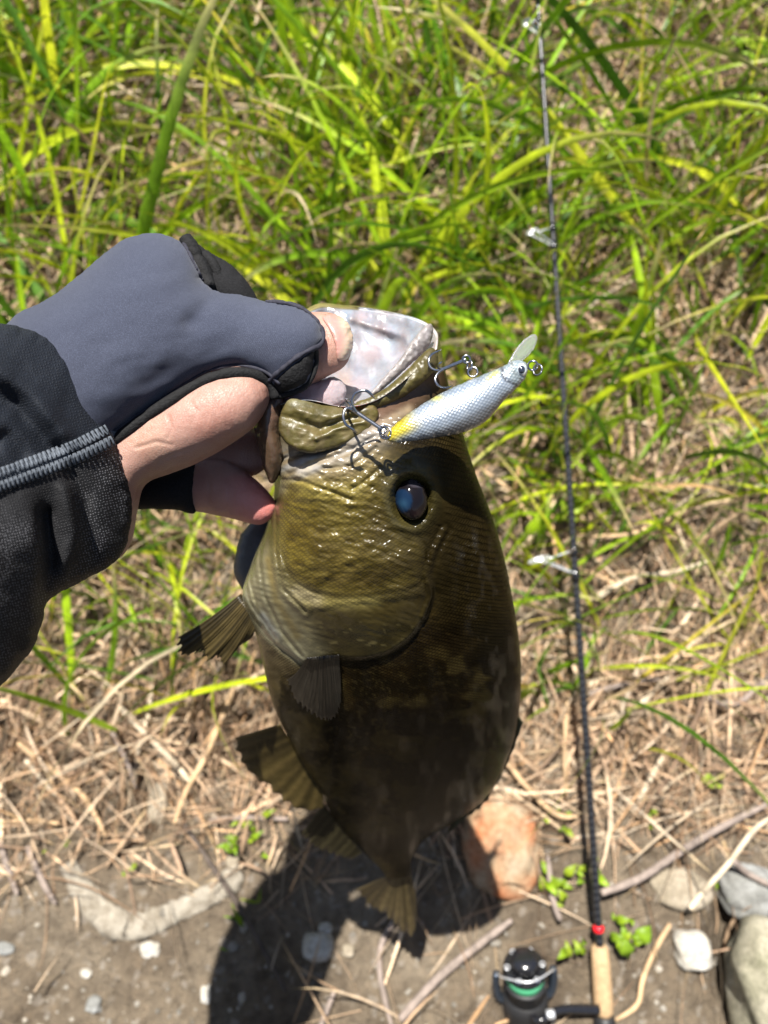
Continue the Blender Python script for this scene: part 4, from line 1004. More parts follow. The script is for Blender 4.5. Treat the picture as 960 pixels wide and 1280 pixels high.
# flat zigzag seam: a strip of stitches over the cuff
sp_ = resample(catmull(SEAM, 100), 3.0, False); sd_ = front_depth(['sleeve'], sp_[:, 0], sp_[:, 1])
for _ in range(3): sd_ = np.convolve(np.pad(sd_, 3, 'edge'), np.ones(7) / 7, 'valid')
tn = np.gradient(sp_, axis=0); tn /= np.linalg.norm(tn, axis=1)[:, None]; nn_ = np.stack([-tn[:, 1], tn[:, 0]], 1)
wd_ = 15.0
dL_ = front_depth(['sleeve'], sp_[:, 0] + nn_[:, 0] * wd_, sp_[:, 1] + nn_[:, 1] * wd_); dR_ = front_depth(['sleeve'], sp_[:, 0] - nn_[:, 0] * wd_, sp_[:, 1] - nn_[:, 1] * wd_)
L = Pt(sp_[:, 0] + nn_[:, 0] * wd_, sp_[:, 1] + nn_[:, 1] * wd_, dL_ + .0004); Rr = Pt(sp_[:, 0] - nn_[:, 0] * wd_, sp_[:, 1] - nn_[:, 1] * wd_, dR_ + .0004)
Mi = Pt(sp_[:, 0], sp_[:, 1], sd_ - .0003); Bk = Pt(sp_[:, 0], sp_[:, 1], sd_ + .004)
n = len(sp_); V = np.vstack([L, Mi, Rr, Bk]); F = []
for i in range(n - 1):
    for a, b in ((0, 1), (1, 2), (2, 3), (3, 0)): F.append((a * n + i, b * n + i, b * n + i + 1, a * n + i + 1))
F += [(0, n, 2 * n, 3 * n), (n - 1, 4 * n - 1, 3 * n - 1, 2 * n - 1)]
band = mesh_obj('seam_tape', V, F, M['stitch'], sleeve); fix_normals(band)
for i in range(4, n - 4, 2):
    for sgn in (-1, 1):
        a = sp_[i] + nn_[i] * wd_ * 0.95 * sgn; b = sp_[i] + tn[i] * 4.0 + nn_[i] * 1.0 * sgn; c = sp_[i] + tn[i] * 4.5 + nn_[i] * wd_ * .95 * sgn
        de = front_depth(['sleeve'], [a[0]], [a[1]])[0]; dm = (de + sd_[i]) / 2
        pts = [(a[0], a[1], de - .0000), ((a[0] + b[0]) / 2 - tn[i][0] * 1.2, (a[1] + b[1]) / 2 - tn[i][1] * 1.2, dm - .0006), (b[0], b[1], sd_[i] - .0008), ((c[0] + b[0]) / 2 + tn[i][0], (c[1] + b[1]) / 2 + tn[i][1], dm - .0006), (c[0], c[1], de - .0000)]
        tube('stitch', pxtube(pts, 8), .00040 + .0001 * random.random(), M['stitch'], band, 5)

# =============================================================== LURE
def lure_mat():
    m, nt, b = new_mat('lure_paint')
    v = suvn(nt, 1, 1, 0)
    def scales(s):
        a = nt.nodes.new('ShaderNodeSeparateXYZ'); nt.links.new(v, a.inputs[0])
        w1 = math_n(nt, 'SINE', math_n(nt, 'MULTIPLY', math_n(nt, 'ADD', a.outputs[0], math_n(nt, 'MULTIPLY', a.outputs[1], 0.62)), s))
        w2 = math_n(nt, 'SINE', math_n(nt, 'MULTIPLY', math_n(nt, 'SUBTRACT', a.outputs[0], math_n(nt, 'MULTIPLY', a.outputs[1], 0.62)), s))
        return math_n(nt, 'MULTIPLY', w1, w2)
    vo = nt.nodes.new('ShaderNodeTexVoronoi'); vo.inputs['Scale'].default_value = 0.82; vo.inputs['Randomness'].default_value = 0.22
    mpl = nt.nodes.new('ShaderNodeMapping'); mpl.inputs['Scale'].default_value = (0.9, 1.25, 0); mpl.inputs['Rotation'].default_value = (0, 0, 0.6); nt.links.new(v, mpl.inputs['Vector']); nt.links.new(mpl.outputs[0], vo.inputs['Vector'])
    f = math_n(nt, 'SUBTRACT', 0.9, math_n(nt, 'MULTIPLY', vo.outputs['Distance'], 2.4))
    c = colmix(nt, vcol(nt), ramp(nt, math_n(nt, 'ADD', math_n(nt, 'MULTIPLY', f, 0.5), 0.5), [(0.25, (0.62, 0.66, 0.72)), (0.85, (1.2, 1.18, 1.18))]), 0.8, 'MULTIPLY')
    f2 = noise_fac(nt, 420, 3)
    c = colmix(nt, c, ramp(nt, f2, [(0.3, (0.85, 0.9, 1.0)), (0.7, (1.1, 1.06, 1.05))]), 0.6, 'MULTIPLY')
    nt.links.new(c, b.inputs['Base Color']); b.inputs['Metallic'].default_value = 0.35; b.inputs['Roughness'].default_value = 0.32
    b.inputs['Coat Weight'].default_value = 0.6; b.inputs['Coat Roughness'].default_value = 0.06
    bump(nt, b, [(f, 0.0002, 0.5)]); return m
M['lure'] = lure_mat()
M['steel'] = simple('hook_steel', (0.34, 0.34, 0.36), 0.24, 1.0, 0.5, 600, 0.15)
M['chrome'] = simple('guide_chrome', (0.80, 0.81, 0.84), 0.38, 0.75, 0.5, 600, 0.1)
pm, pnt, pb = new_mat('clear_lip'); pb.inputs['Base Color'].default_value = (0.93, 0.96, 0.98, 1); pb.inputs['Transmission Weight'].default_value = 0.9; pb.inputs['Roughness'].default_value = 0.08; pb.inputs['IOR'].default_value = 1.45
f_ = noise_fac(pnt, 160, 3); bump(pnt, pb, [(f_, 0.0006, 0.4)]); M['clear'] = pm
LUA = math.atan2(455 - 545, 655 - 487)
def lurecol(px, py, h, fr):
    c = np.tile(np.array((0.28, 0.315, 0.345)), (len(px), 1))
    t = ((px - 487) * math.cos(LUA) + (py - 545) * math.sin(LUA)) / 190; s = (-(px - 487) * math.sin(LUA) + (py - 545) * math.cos(LUA))
    n = vnoise(px / 7, py / 7, 3)
    paint(c, [(sstep(-2, -22, s) * 0.5, (0.20, 0.26, 0.33)), (sstep(6, 26, s) * 0.55, (0.20, 0.22, 0.235)), (sstep(20, 28, s) * 0.9, (0.12, 0.12, 0.12)),
              (sstep(0.26, 0.10, t) * sstep(14, 2, s) * 1.0, (0.48, 0.38, 0.02)), (np.exp(-(np.hypot((px - 545) / 8, (py - 497) / 4)) ** 2) * 0.95, (0.60, 0.55, 0.10)),
              (np.exp(-(line_dist(px, py, [(611, 474), (621, 466)]) / 3.0) ** 2) * 0.95, (0.65, 0.60, 0.12)),
              (sstep(0.86, 0.90, t) * 0.6, (0.25, 0.30, 0.28)),
              (np.exp(-(line_dist(px, py, [(627, 457), (629, 470), (634, 476), (648, 483)]) / 1.7) ** 2), (0.05, 0.05, 0.05)),
              (np.exp(-(line_dist(px, py, [(640, 452), (641, 462), (650, 474)]) / 1.3) ** 2) * 0.8, (0.10, 0.10, 0.08))])
    return c * (1 + 0.12 * n[:, None])
LURE = [(484, 551), (486, 538), (505, 520), (535, 500), (565, 484), (600, 469), (628, 457), (642, 450), (656, 451), (661, 461), (656, 475), (645, 487), (630, 502), (608, 527), (580, 541), (546, 548), (515, 552), (496, 554)]
lure = root('fishing_lure', 'silver blue minnow lure with a yellow tail hooked in the lip of the fish', 'lure', P1(572, 502, .272))
lb = inflate('body', LURE, lambda px, py: 0.2745 + 0.00002 * (px - 570), .0062, .0062, M['lure'], lure, 3.2, 0.5, lambda px, py, h: -0.0005 * np.exp(-(line_dist(px, py, [(627, 457), (629, 470), (634, 476), (648, 483)]) / 2.2) ** 2), lurecol, LUA, 1, 'lure')
M['lure_eye'] = simple('lure_eye', (0.02, 0.025, 0.04), 0.08, 0, 0.6)
M['lure_eye_ring'] = simple('lure_eye_ring', (0.62, 0.66, 0.66), 0.2, 0.6, 0.5)
le = front_depth(['lure'], [652], [462])[0]
er = inflate('eye', [(652 + 8 * math.cos(a), 462 + 9 * math.sin(a)) for a in np.linspace(0, 6.283, 14, endpoint=False)], le + .0006, .0016, .001, M['lure_eye_ring'], lure, 1.8, 0.4)
inflate('pupil', [(652 + 4.8 * math.cos(a), 462 + 5.6 * math.sin(a)) for a in np.linspace(0, 6.283, 14, endpoint=False)], le - .0006, .0012, .001, M['lure_eye'], er, 1.5, 0.45)
inflate('diving_lip', [(634, 456), (640, 443), (650, 429), (660, 420), (668, 417), (672, 421), (670, 432), (662, 444), (652, 452), (644, 456)], lambda px, py: 0.2750 + 0.00012 * (px - 640), .0006, .0006, M['clear'], lure, 2.4, 0.2)
def ringpts(c, r, nrm, n=18):
    nrm = np.asarray(nrm, float); nrm /= np.linalg.norm(nrm); u = np.cross(nrm, [0.2, 0.4, 0.9]); u /= np.linalg.norm(u); w = np.cross(nrm, u)
    a = np.linspace(0, 2 * math.pi, n + 1); return np.asarray(c) + r * (np.cos(a)[:, None] * u + np.sin(a)[:, None] * w)
tube('line_tie', ringpts(P1(666, 457, .2745), .0018, UPV * 0.6 + FWD + RGT * 0.3), .0004, M['steel'], lure, 6)
tube('snap', ringpts(P1(672, 462, .2735), .0020, RGT * 0.8 + FWD * 0.7), .00035, M['steel'], lure, 6)
HL = []
DZ = 0.004
def treble(name, eye, end, hooks, label=None):
    mbh = MB(); r = .00055
    V, F = tube_data(pxtube([(e[0], e[1], e[2] + DZ) for e in (eye, end)], 10), r * 1.35, 8); mbh.add(V, F)
    V, F = tube_data(ringpts(P1(eye[0], eye[1], eye[2] + DZ), .0014, FWD + UPV * 0.3), .00045, 6); mbh.add(V, F)
    for hk in hooks:
        C = pxtube([(e[0], e[1], e[2] + DZ) for e in hk], 26); rad = np.full(26, r); rad[-5:] = np.linspace(r, .00008, 5)
        V, F = tube_data(C, rad, 8); mbh.add(V, F)
    o = mbh.build(name, M['steel'], lure)
    return o
treble('treble_hook', (478, 537, .2650), (436, 509, .2650),
       [[(446, 516, .2648), (440, 504, .2630), (444, 492, .2620), (456, 488, .2615), (464, 493, .2625), (469, 499, .2640)],
        [(446, 515, .2652), (434, 510, .2640), (429, 519, .2632), (432, 530, .2632), (440, 536, .2645), (447, 541, .2660)],
        [(446, 515, .2655), (436, 504, .2690), (432, 500, .2740), (436, 500, .2775), (444, 505, .2775)]])
treble('treble_hook', (583, 449, .2750), (550, 463, .2790),
       [[(558, 460, .2790), (548, 466, .2775), (544, 475, .2765), (549, 483, .2765), (558, 485, .2775), (566, 482, .2790)],
        [(558, 460, .2795), (546, 463, .2810), (538, 459, .2825), (536, 451, .2840), (540, 443, .2840), (552, 437, .2820)],
        [(558, 460, .2795), (549, 460, .2850), (548, 456, .2890), (553, 452, .2900)]])
tube('split_ring', ringpts(P1(482, 541, .2722), .0022, FWD + RGT * 0.4), .00042, M['steel'], lure, 6)
tube('split_ring', ringpts(P1(484, 547, .2735), .0017, UPV + RGT * 0.5), .00042, M['steel'], lure, 6)
tube('split_ring', ringpts(P1(587, 457, .2785), .0021, RGT + FWD * 0.3), .00042, M['steel'], lure, 6)
tube('split_ring', ringpts(P1(591, 465, .2775), .0018, FWD + RGT * 0.2), .00042, M['steel'], lure, 6)

# =============================================================== ROD AND REEL
A0 = gp(750, 1190, 0.03); dA = gd(750, 1190, 0.03); dT = gd(672, 0, 0.20)
a_ = P1(750, 1190, dA); b_ = P1(672, 0, dT)
rdir = (b_ - a_) / np.linalg.norm(b_ - a_); Lvis = np.linalg.norm(b_ - a_)
# clears the bank beneath it by resting on the litter
def blank_mat():
    m, nt, b = new_mat('rod_blank')
    tc = nt.nodes.new('ShaderNodeTexCoord'); wv = nt.nodes.new('ShaderNodeTexWave'); wv.bands_direction = 'Y'; wv.inputs['Scale'].default_value = 60; wv.inputs['Distortion'].default_value = 1
    nt.links.new(tc.outputs['Object'], wv.inputs['Vector'])
    nt.links.new(ramp(nt, wv.outputs['Fac'], [(0.3, (0.006, 0.006, 0.008)), (0.7, (0.022, 0.022, 0.024))]), b.inputs['Base Color'])
    b.inputs['Roughness'].default_value = 0.35; b.inputs['Coat Weight'].default_value = 0.25; return m
M['blank'] = blank_mat()
M['blackgloss'] = simple('black_gloss', (0.010, 0.010, 0.012), 0.18, 0.0, 0.6, 300, 0.2)
M['blackmatte'] = simple('black_matte', (0.014, 0.014, 0.015), 0.5, 0, 0.4, 600, 0.3)
M['bluegrey'] = simple('anodised_blue_grey', (0.05, 0.065, 0.09), 0.3, 0.6, 0.5, 300, 0.2)
M['cork'] = simple('cork', (0.37, 0.25, 0.14), 0.8, 0, 0.2, 260, 0.25, 0.0006)
M['red'] = simple('red_wrap', (0.65, 0.01, 0.02), 0.25, 0, 0.5, 300, 0.1)
M['line'] = simple('green_braid', (0.07, 0.33, 0.17), 0.4, 0, 0.5, 1200, 0.25, 0.0003)
rod = root('fishing_rod', 'black spinning rod with cork grip and reel lying up the grassy bank', 'fishing rod', a_ - rdir * 0.08)
nb = 60; tt = np.linspace(-0.03, 1.85, nb); C = a_[None] + rdir[None] * (tt * Lvis)[:, None]
rad = np.interp(tt, [-0.03, 0, 1, 1.85], [.0037, .0036, .0026, .0010])
blank = tube('blank', C, rad, M['blank'], rod, 12)
def on_rod(px_y):
    """point on the blank seen at image row px_y"""
    t = np.linspace(-0.1, 1.1, 2401); q = a_[None] + rdir[None] * (t * Lvis)[:, None]; _, v = px_of(q); k = np.argmin(np.abs(v - px_y)); return q[k], t[k]
side = -RGT + 0.25 * UPV * 0; toc = -FWD
def guide(py, reach, rr, ringr, tall):
    q, t = on_rod(py); lat = side * 0.97 + toc * 0.25; lat -= rdir * (lat @ rdir); lat /= np.linalg.norm(lat)
    r0 = float(np.interp(t, [0, 1], [.0039, .0024]))
    mb = MB(); g = mb
    ctr = q + lat * reach + rdir * (tall * 0.5)
    for s in (-1, 1):
        bin_ = np.cross(rdir, lat) * s
        p = catmull(np.array([q + rdir * (-tall * 0.6) + bin_ * r0 * 0.7, q + lat * reach * 0.45 + rdir * (-0.05 * tall) + bin_ * ringr * 0.55, ctr + bin_ * ringr * 0.95]), 12)
        V, F = tube_data(p, rr, 6); mb.add(V, F)
    p = catmull(np.array([q + rdir * (tall * 0.9) + lat * r0, ctr - lat * ringr * 0.98]), 6); V, F = tube_data(p, rr, 6); mb.add(V, F)
    o = mb.build('guide', M['chrome'], rod)
    nrm = rdir * 0.92 + lat * 0.3
    tube('guide_ring', ringpts(ctr, ringr, nrm, 24), rr * 1.3, M['chrome'], o, 8)
    w0 = tube('wrap', np.array([q + rdir * (-tall * 1.1), q + rdir * (-tall * 0.2)]), r0 * 1.28, M['blackgloss'], o, 12)
    w1 = tube('wrap', np.array([q + rdir * (tall * 0.55), q + rdir * (tall * 1.25)]), r0 * 1.28, M['blackgloss'], o, 12)
guide(706, .038, .0008, .0100, .015); guide(299, .023, .0007, .0060, .012); guide(36, .0145, .0008, .0042, .010)
V, F = lathe_data(a_ + rdir * 0.022, rdir, [(-.003, .0040), (-.002, .0052), (.0015, .0053), (.003, .0042)]); mesh_obj('winding_check', V, F, M['red'], rod, label='small red ring above the cork')
V, F = lathe_data(a_ + rdir * 0.004, -rdir, [(-.002, .0060), (0, .0080), (.02, .0090), (.05, .0094), (.058, .0090), (.062, .0080)], 24); mesh_obj('foregrip', V, F, M['cork'], rod)
V, F = lathe_data(a_ - rdir * 0.058, -rdir, [(0, .0085), (.005, .0102), (.05, .0100), (.09, .0105), (.10, .0090)], 24); mesh_obj('reel_seat', V, F, M['blackmatte'], rod)
V, F = lathe_data(a_ - rdir * 0.180, -rdir, [(0, .0095), (.01, .0118), (.12, .0122), (.20, .0125), (.21, .0100)], 24); mesh_obj('rear_grip', V, F, M['cork'], rod)
# reel: its axis runs beside the rod
rc = P1(656, 1222, dA - 0.012)
rax = rdir * 0.86 + toc * 0.42 + RGT * -0.03; rax /= np.linalg.norm(rax)
mm = 0.001
V, F = lathe_data(rc - rax * 0.020, -rax, [(-.004, .012), (0, .021), (.012, .0225), (.03, .0215), (.045, .017), (.062, .012), (.066, .006)], 32)
reel = mesh_obj('reel', V, F, M['blackmatte'], rod, label='black spinning reel with green line')
V, F = lathe_data(rc, rax, [(-.022, .0175), (-.018, .0190), (-.006, .0186), (-.004, .0200), (-.002, .0200), (-.001, .0160)], 36); mesh_obj('rotor', V, F, M['blackmatte'], reel)
V, F = lathe_data(rc, rax, [(-.0035, .0150), (-.003, .0176), (.004, .0180), (.0120, .0176), (.0125, .0150)], 36); mesh_obj('line', V, F, M['line'], reel, label='bright green line wound on the spool')
V, F = lathe_data(rc, rax, [(.0122, .0150), (.0125, .0196), (.0145, .0200), (.0165, .0188), (.0175, .0150), (.0160, .0125), (.0160, .008)], 36); mesh_obj('spool', V, F, M['blackgloss'], reel)
V, F = lathe_data(rc, rax, [(.0150, .0085), (.0160, .0125), (.0240, .0130), (.0275, .0115), (.0290, .006)], 28); mesh_obj('drag_knob', V, F, M['blackgloss'], reel)
per = np.cross(rax, toc); per /= np.linalg.norm(per); outw = np.cross(per, rax)
for k in range(6):
    q = k / 6 * 6.283; c0 = rc + rax * .0172 + (per * math.cos(q) + outw * math.sin(q)) * .0165
    tube('spool_hole', ringpts(c0, .0022, rax, 12), .0006, M['chrome'], reel, 6)
for s in (-1, 1):
    pth = catmull(np.array([rc - rax * .030 + per * s * .012, rc - rax * .026 + per * s * .024, rc - rax * .006 + per * s * .0275, rc + rax * .010 + per * s * .0265]), 16)
    V, F = tube_data(pth, np.interp(np.linspace(0, 1, 16), [0, .4, 1], [.004, .0042, .0034]), 10); mesh_obj('bail_arm', V, F, M['bluegrey'], reel)
pth = catmull(np.array([rc + rax * .010 + per * .0265, rc + rax * .024 + per * .022 + outw * .012, rc + rax * .030 + outw * .024, rc + rax * .024 - per * .022 + outw * .014, rc + rax * .010 - per * .0265]), 40)
tube('bail_wire', pth, .0008, M['chrome'], reel, 8)
hd = P1(700, 1262, dA - .020); hd2 = P1(748, 1262, dA - .014)
pth = catmull(np.array([rc - rax * .034, P1(672, 1276, dA - .028), hd, hd2]), 20)
tube('handle', pth, np.interp(np.linspace(0, 1, 20), [0, .5, 1], [.0040, .0034, .0046]), M['blackgloss'], reel, 10)
V, F = lathe_data(P1(688, 1268, dA - .026), per, [(-.004, .003), (-.003, .0042), (.003, .0042), (.004, .003)], 16); mesh_obj('handle_nut', V, F, M['chrome'], reel)
pth = catmull(np.array([rc - rax * .060, rc - rax * .062 + RGT * .025, a_ - rdir * .125 - RGT * .006]), 14)
tube('reel_foot', pth, .0055, M['blackmatte'], reel, 10, flat=0.6)

# =============================================================== STONES
SV, SF = ico(4)
def stone(px, py, rx, ry, mat, label, seed, sink=0.35, thick=0.7, cat='stone', group=None, name='stone', rough=0.18, rotz=0.0):
    p, d = ground_hit(px, py)
    ax, ay = rx / FPX * d, ry / FPX * d; az = min(ax, ay) * thick
    v = SV.copy()
    n = 1 + rough * (fbm(v[:, 0] * 1.3 + seed * 7.1, v[:, 1] * 1.3 + v[:, 2] * 0.9 + seed, 4, seed) * 2) + 0.03 * fbm(v[:, 0] * 7 + seed, v[:, 1] * 7 + v[:, 2] * 6, 3, seed + 5)
    v = np.sign(v) * np.abs(v) ** 0.8 * n[:, None]
    v = v / np.abs(v).max(0)
    ca, sa = math.cos(rotz), math.sin(rotz)
    v = np.stack([v[:, 0] * ca - v[:, 1] * sa, v[:, 0] * sa + v[:, 1] * ca, v[:, 2]], 1)
    nrm = np.array([0, -0.45, 0.9]); nrm /= np.linalg.norm(nrm); sl = np.cross(nrm, RGT)
    W = p + v[:, :1] * ax * RGT + v[:, 1:2] * ay * -sl * -1 + v[:, 2:3] * az * nrm + nrm * az * (1 - 2 * sink)
    return mesh_obj(name, W, SF, mat, label=label, cat=cat, group=group)
stone(952, 1224, 70, 90, M['stone_lichen'], 'large mossy tan boulder at the right edge beside the dark hollow', 3, 0.02, 1.0, 'boulder', name='boulder')
stone(938, 1112, 46, 34, M['stone_grey'], 'blue grey stone lying just above the large boulder', 5, 0.3, 0.7)
stone(846, 1110, 42, 27, M['stone_tan'], 'flat pale tan stone right of the rod and left of the grey stone', 8, 0.35, 0.6)
stone(863, 1183, 25, 24, M['stone_white'], 'round cream stone between the rod grip and the boulder', 11, 0.3, 0.75)
stone(630, 1052, 54, 68, M['stone_orange'], 'rust orange and cream rock behind the tail of the fish', 14, 0.48, 0.50, 'rock', name='rock')
stone(188, 1186, 14, 10, M['stone_white'], 'small white pebble below the curved pale strip', 17, 0.3, 0.7, 'pebble', name='pebble')
stone(399, 1179, 20, 19, M['stone_white'], 'bright white stone in the sunlit patch between the shadows', 20, 0.25, 0.8)
stone(407, 1160, 9, 8, M['stone_white'], 'tiny white pebble touching the top of the bright white stone', 23, 0.3, 0.8, 'pebble', name='pebble')
stone(436, 1187, 8, 8, M['stone_tan'], 'tiny tan pebble right of the bright white stone', 25, 0.3, 0.8, 'pebble', name='pebble')
stone(8, 1185, 12, 8, M['stone_grey'], 'blue grey pebble at the left edge of the soil', 26, 0.3, 0.6, 'pebble', name='pebble')
stone(119, 1254, 11, 10, M['stone_grey'], 'blue grey pebble near the bottom left of the bare soil', 29, 0.3, 0.7, 'pebble', name='pebble')
stone(258, 1242, 7, 11, M['stone_white'], 'narrow whitish pebble at the left border of the big shadow', 32, 0.3, 0.7, 'pebble', name='pebble')
stone(108, 1216, 8, 6, M['stone_white'], 'small pale pebble left of the white pebble', 35, 0.3, 0.7, 'pebble', name='pebble')
stone(200, 1000, 14, 30, M['stone_tan'], 'long tan stone standing in the straw below the sleeve', 38, 0.3, 0.8, rotz=0.3)
stone(213, 122, 9, 8, M['stone_white'], 'small white stone in the litter patch at the upper left', 41, 0.2, 0.9, 'pebble', name='pebble')
stone(326, 199, 9, 8, M['stone_white'], 'small white stone just right of the orange leaf scrap', 44, 0.2, 0.9, 'pebble', name='pebble')
stone(767, 176, 10, 9, M['stone_white'], 'small white stone right of the upper rod in the grass', 47, 0.2, 0.9, 'pebble', name='pebble')
stone(291, 1078, 9, 9, M['stone_tan'], 'small tan stone beside the bright green sprout', 50, 0.3, 0.8, 'pebble', name='pebble')
stone(275, 178, 9, 22, M['stone_orange'], 'orange brown leaf scrap in the litter patch at the upper left', 53, 0.15, 0.5, 'leaf scrap', name='leaf_scrap')
# pale curved strip half sunk in the soil
cp = catmull([(82, 1078), (100, 1108), (125, 1140), (155, 1158), (190, 1152), (225, 1136), (258, 1120), (282, 1104), (298, 1086)], 44)
ww = np.interp(np.linspace(0, 1, 44), [0, .1, .35, .6, .9, 1], [9, 12, 17, 13, 15, 8])
C = np.array([gp(x, y, 0.001) for x, y in cp]); rr = ww / FPX * 0.78
V, F = tube_data(C, rr * (1 + 0.12 * vnoise(np.arange(44) / 3.0, np.zeros(44), 3)), 14, True, 1.0)
V = V + RNG.normal(0, 0.0010, V.shape)
gz = ground_z(V[:, 0], V[:, 1]); V[:, 2] = gz + (V[:, 2] - gz) * 0.35 - 0.001
mesh_obj('curved_strip', V, F, M['chalk'], label='pale chalky curved strip half sunk in the bare soil', cat='strip')

# =============================================================== STALKS AND TWIGS
def stalk(pts, w, mat, label, lift=0.006, name='dry_stalk', cat='stalk', flat=0.6, lifts=None, group=None):
    n = 26; c = catmull(pts, n); lf = np.interp(np.linspace(0, 1, n), np.linspace(0, 1, len(lifts)), lifts) if lifts else np.full(n, lift)
    C = np.array([gp(x, y, l) for (x, y), l in zip(c, lf)])
    for _ in range(2): C[1:-1] = (C[:-2] + 2 * C[1:-1] + C[2:]) / 4
    r = w * (0.68 if mat is M['stalk'] else 0.85) / 2 / FPX * 0.78 * np.interp(np.linspace(0, 1, n), [0, .1, .8, 1], [.8, 1, .9, .55])
    mat = random.choice([M['stalk'], M['stalk_b'], M['stalk_c']]) if mat is M['stalk'] else mat
    return tube(name, C, r, mat, None, 8, flat=flat, label=label, cat=cat, group=group)
tw = dict(name='twig', cat='twig', flat=1.0)
stalk([(228, 1028), (262, 1078), (300, 1135), (330, 1188), (358, 1240)], 8, M['twig_dark'], 'long dark twig slanting from the curved strip into the shadow', 0.012, **tw)
stalk([(494, 1150), (480, 1172), (474, 1200), (478, 1235), (490, 1285)], 9, M['twig'], 'grey stem bending through the shadow below the tail', 0.008, **tw)
stalk([(752, 1116), (800, 1098), (845, 1068), (890, 1040), (965, 1002)], 11, M['twig'], 'thick grey twig running right from the rod above the stones', 0.022, **tw)
stalk([(862, 1136), (885, 1108), (912, 1078), (940, 1040), (965, 1020)], 10, M['stalk'], 'pale stalk leaning across the tan stone up to the right edge', 0.03)
stalk([(838, 1155), (820, 1185), (803, 1225), (797, 1256), (768, 1276)], 9, M['stalk'], 'bent tan stalk between the cork grip and the round stone', 0.010)
stalk([(915, 1075), (935, 1092), (965, 1108)], 9, M['twig'], 'short grey twig resting on the blue grey stone', 0.03, **tw)
stalk([(22, 928), (55, 955), (88, 980), (112, 1005), (132, 1045)], 11, M['stalk'], 'thick orange tan stalk below the sleeve at the left', 0.016)
stalk([(32, 950), (62, 985), (82, 1000)], 9, M['stalk'], 'shorter tan stalk just under the thick orange tan one', 0.010)
stalk([(0, 875), (60, 905), (108, 940)], 13, M['stalk'], 'pale broad stalk at the left edge below the sleeve', 0.012)
stalk([(150, 884), (185, 920), (215, 950), (242, 982)], 12, M['stalk'], 'straight pale stalk pointing to the pelvic fin from upper left', 0.018)
stalk([(292, 858), (272, 910), (255, 950), (232, 990), (218, 1030)], 11, M['stalk'], 'long tan stalk crossing below the spread pectoral fin', 0.024)
stalk([(190, 845), (186, 890), (172, 940), (168, 985)], 9, M['stalk'], 'narrow orange stalk under the far end of the spread fin', 0.012)
stalk([(140, 915), (158, 950), (170, 985)], 7, M['twig'], 'short grey twig in the straw left of the tan stone', 0.014, **tw)
stalk([(205, 925), (260, 940), (310, 972)], 9, M['stalk'], 'pale stalk running into the pelvic fin from the left', 0.012)
stalk([(0, 1055), (12, 1090), (22, 1118)], 9, M['twig'], 'grey twig at the left edge above the bare soil', 0.006, **tw)
stalk([(34, 1058), (55, 1105), (70, 1130)], 9, M['twig'], 'grey twig left of the curved pale strip', 0.006, **tw)
stalk([(0, 1028), (40, 1025), (76, 1030)], 8, M['stalk'], 'level tan stalk at the left edge above the grey twigs', 0.012)
stalk([(262, 1026), (310, 1022), (360, 1024)], 8, M['twig'], 'level pale twig left of the anal fin', 0.008, **tw)
stalk([(366, 1012), (371, 1035), (378, 1060)], 7, M['stalk'], 'short orange stalk standing beside the anal fin', lifts=[0.05, 0.03, 0.01])
stalk([(711, 868), (708, 905), (706, 950), (708, 990)], 9, M['stalk'], 'upright pale stick left of the rod below the fish', 0.02, name='stick', cat='stick')
stalk([(632, 950), (660, 985), (695, 1018), (722, 1020)], 12, M['stalk'], 'broad tan stalk between the fish and the lower rod', 0.016)
stalk([(640, 990), (680, 1020), (705, 1040)], 9, M['stalk'], 'thinner tan stalk under the broad one beside the rock', 0.010)
stalk([(735, 868), (780, 855), (825, 848)], 8, M['twig'], 'grey twig crossing just right of the rod', 0.020, **tw)
stalk([(760, 905), (800, 880), (850, 830)], 11, M['stalk'], 'broad pale stalk right of the rod in the matted straw', 0.018)
stalk([(798, 1000), (815, 970), (835, 935)], 10, M['stalk'], 'pale stalk below the broad one right of the rod', 0.016)
stalk([(600, 585), (640, 615), (668, 655), (690, 670)], 9, M['stalk'], 'tan stalk curving away from the back of the fish', 0.03)
stalk([(725, 710), (760, 725), (790, 740)], 10, M['stalk'], 'short brown stalk right of the large guide', 0.02)
stalk([(742, 750), (790, 722), (840, 715), (890, 700)], 10, M['stalk'], 'long tan stalk right of the rod at the large guide', 0.026)
stalk([(725, 670), (785, 668), (830, 650), (850, 640)], 10, M['stalk'], 'curved tan stalk right of the rod above the large guide', 0.034)
stalk([(880, 870), (920, 880), (965, 840)], 9, M['twig'], 'grey twig at the right edge in the matted straw', 0.02, **tw)
stalk([(700, 1150), (690, 1120), (685, 1070)], 9, M['twig'], 'grey twig standing just left of the rod grip', 0.016, **tw)
stalk([(500, 1275), (545, 1225), (600, 1180), (640, 1150)], 12, M['twig'], 'thick grey twig lying in the shadow left of the reel', 0.010, **tw)
stalk([(400, 1285), (410, 1260), (418, 1240)], 8, M['twig'], 'short twig at the bottom edge in the shadow', 0.006, **tw)
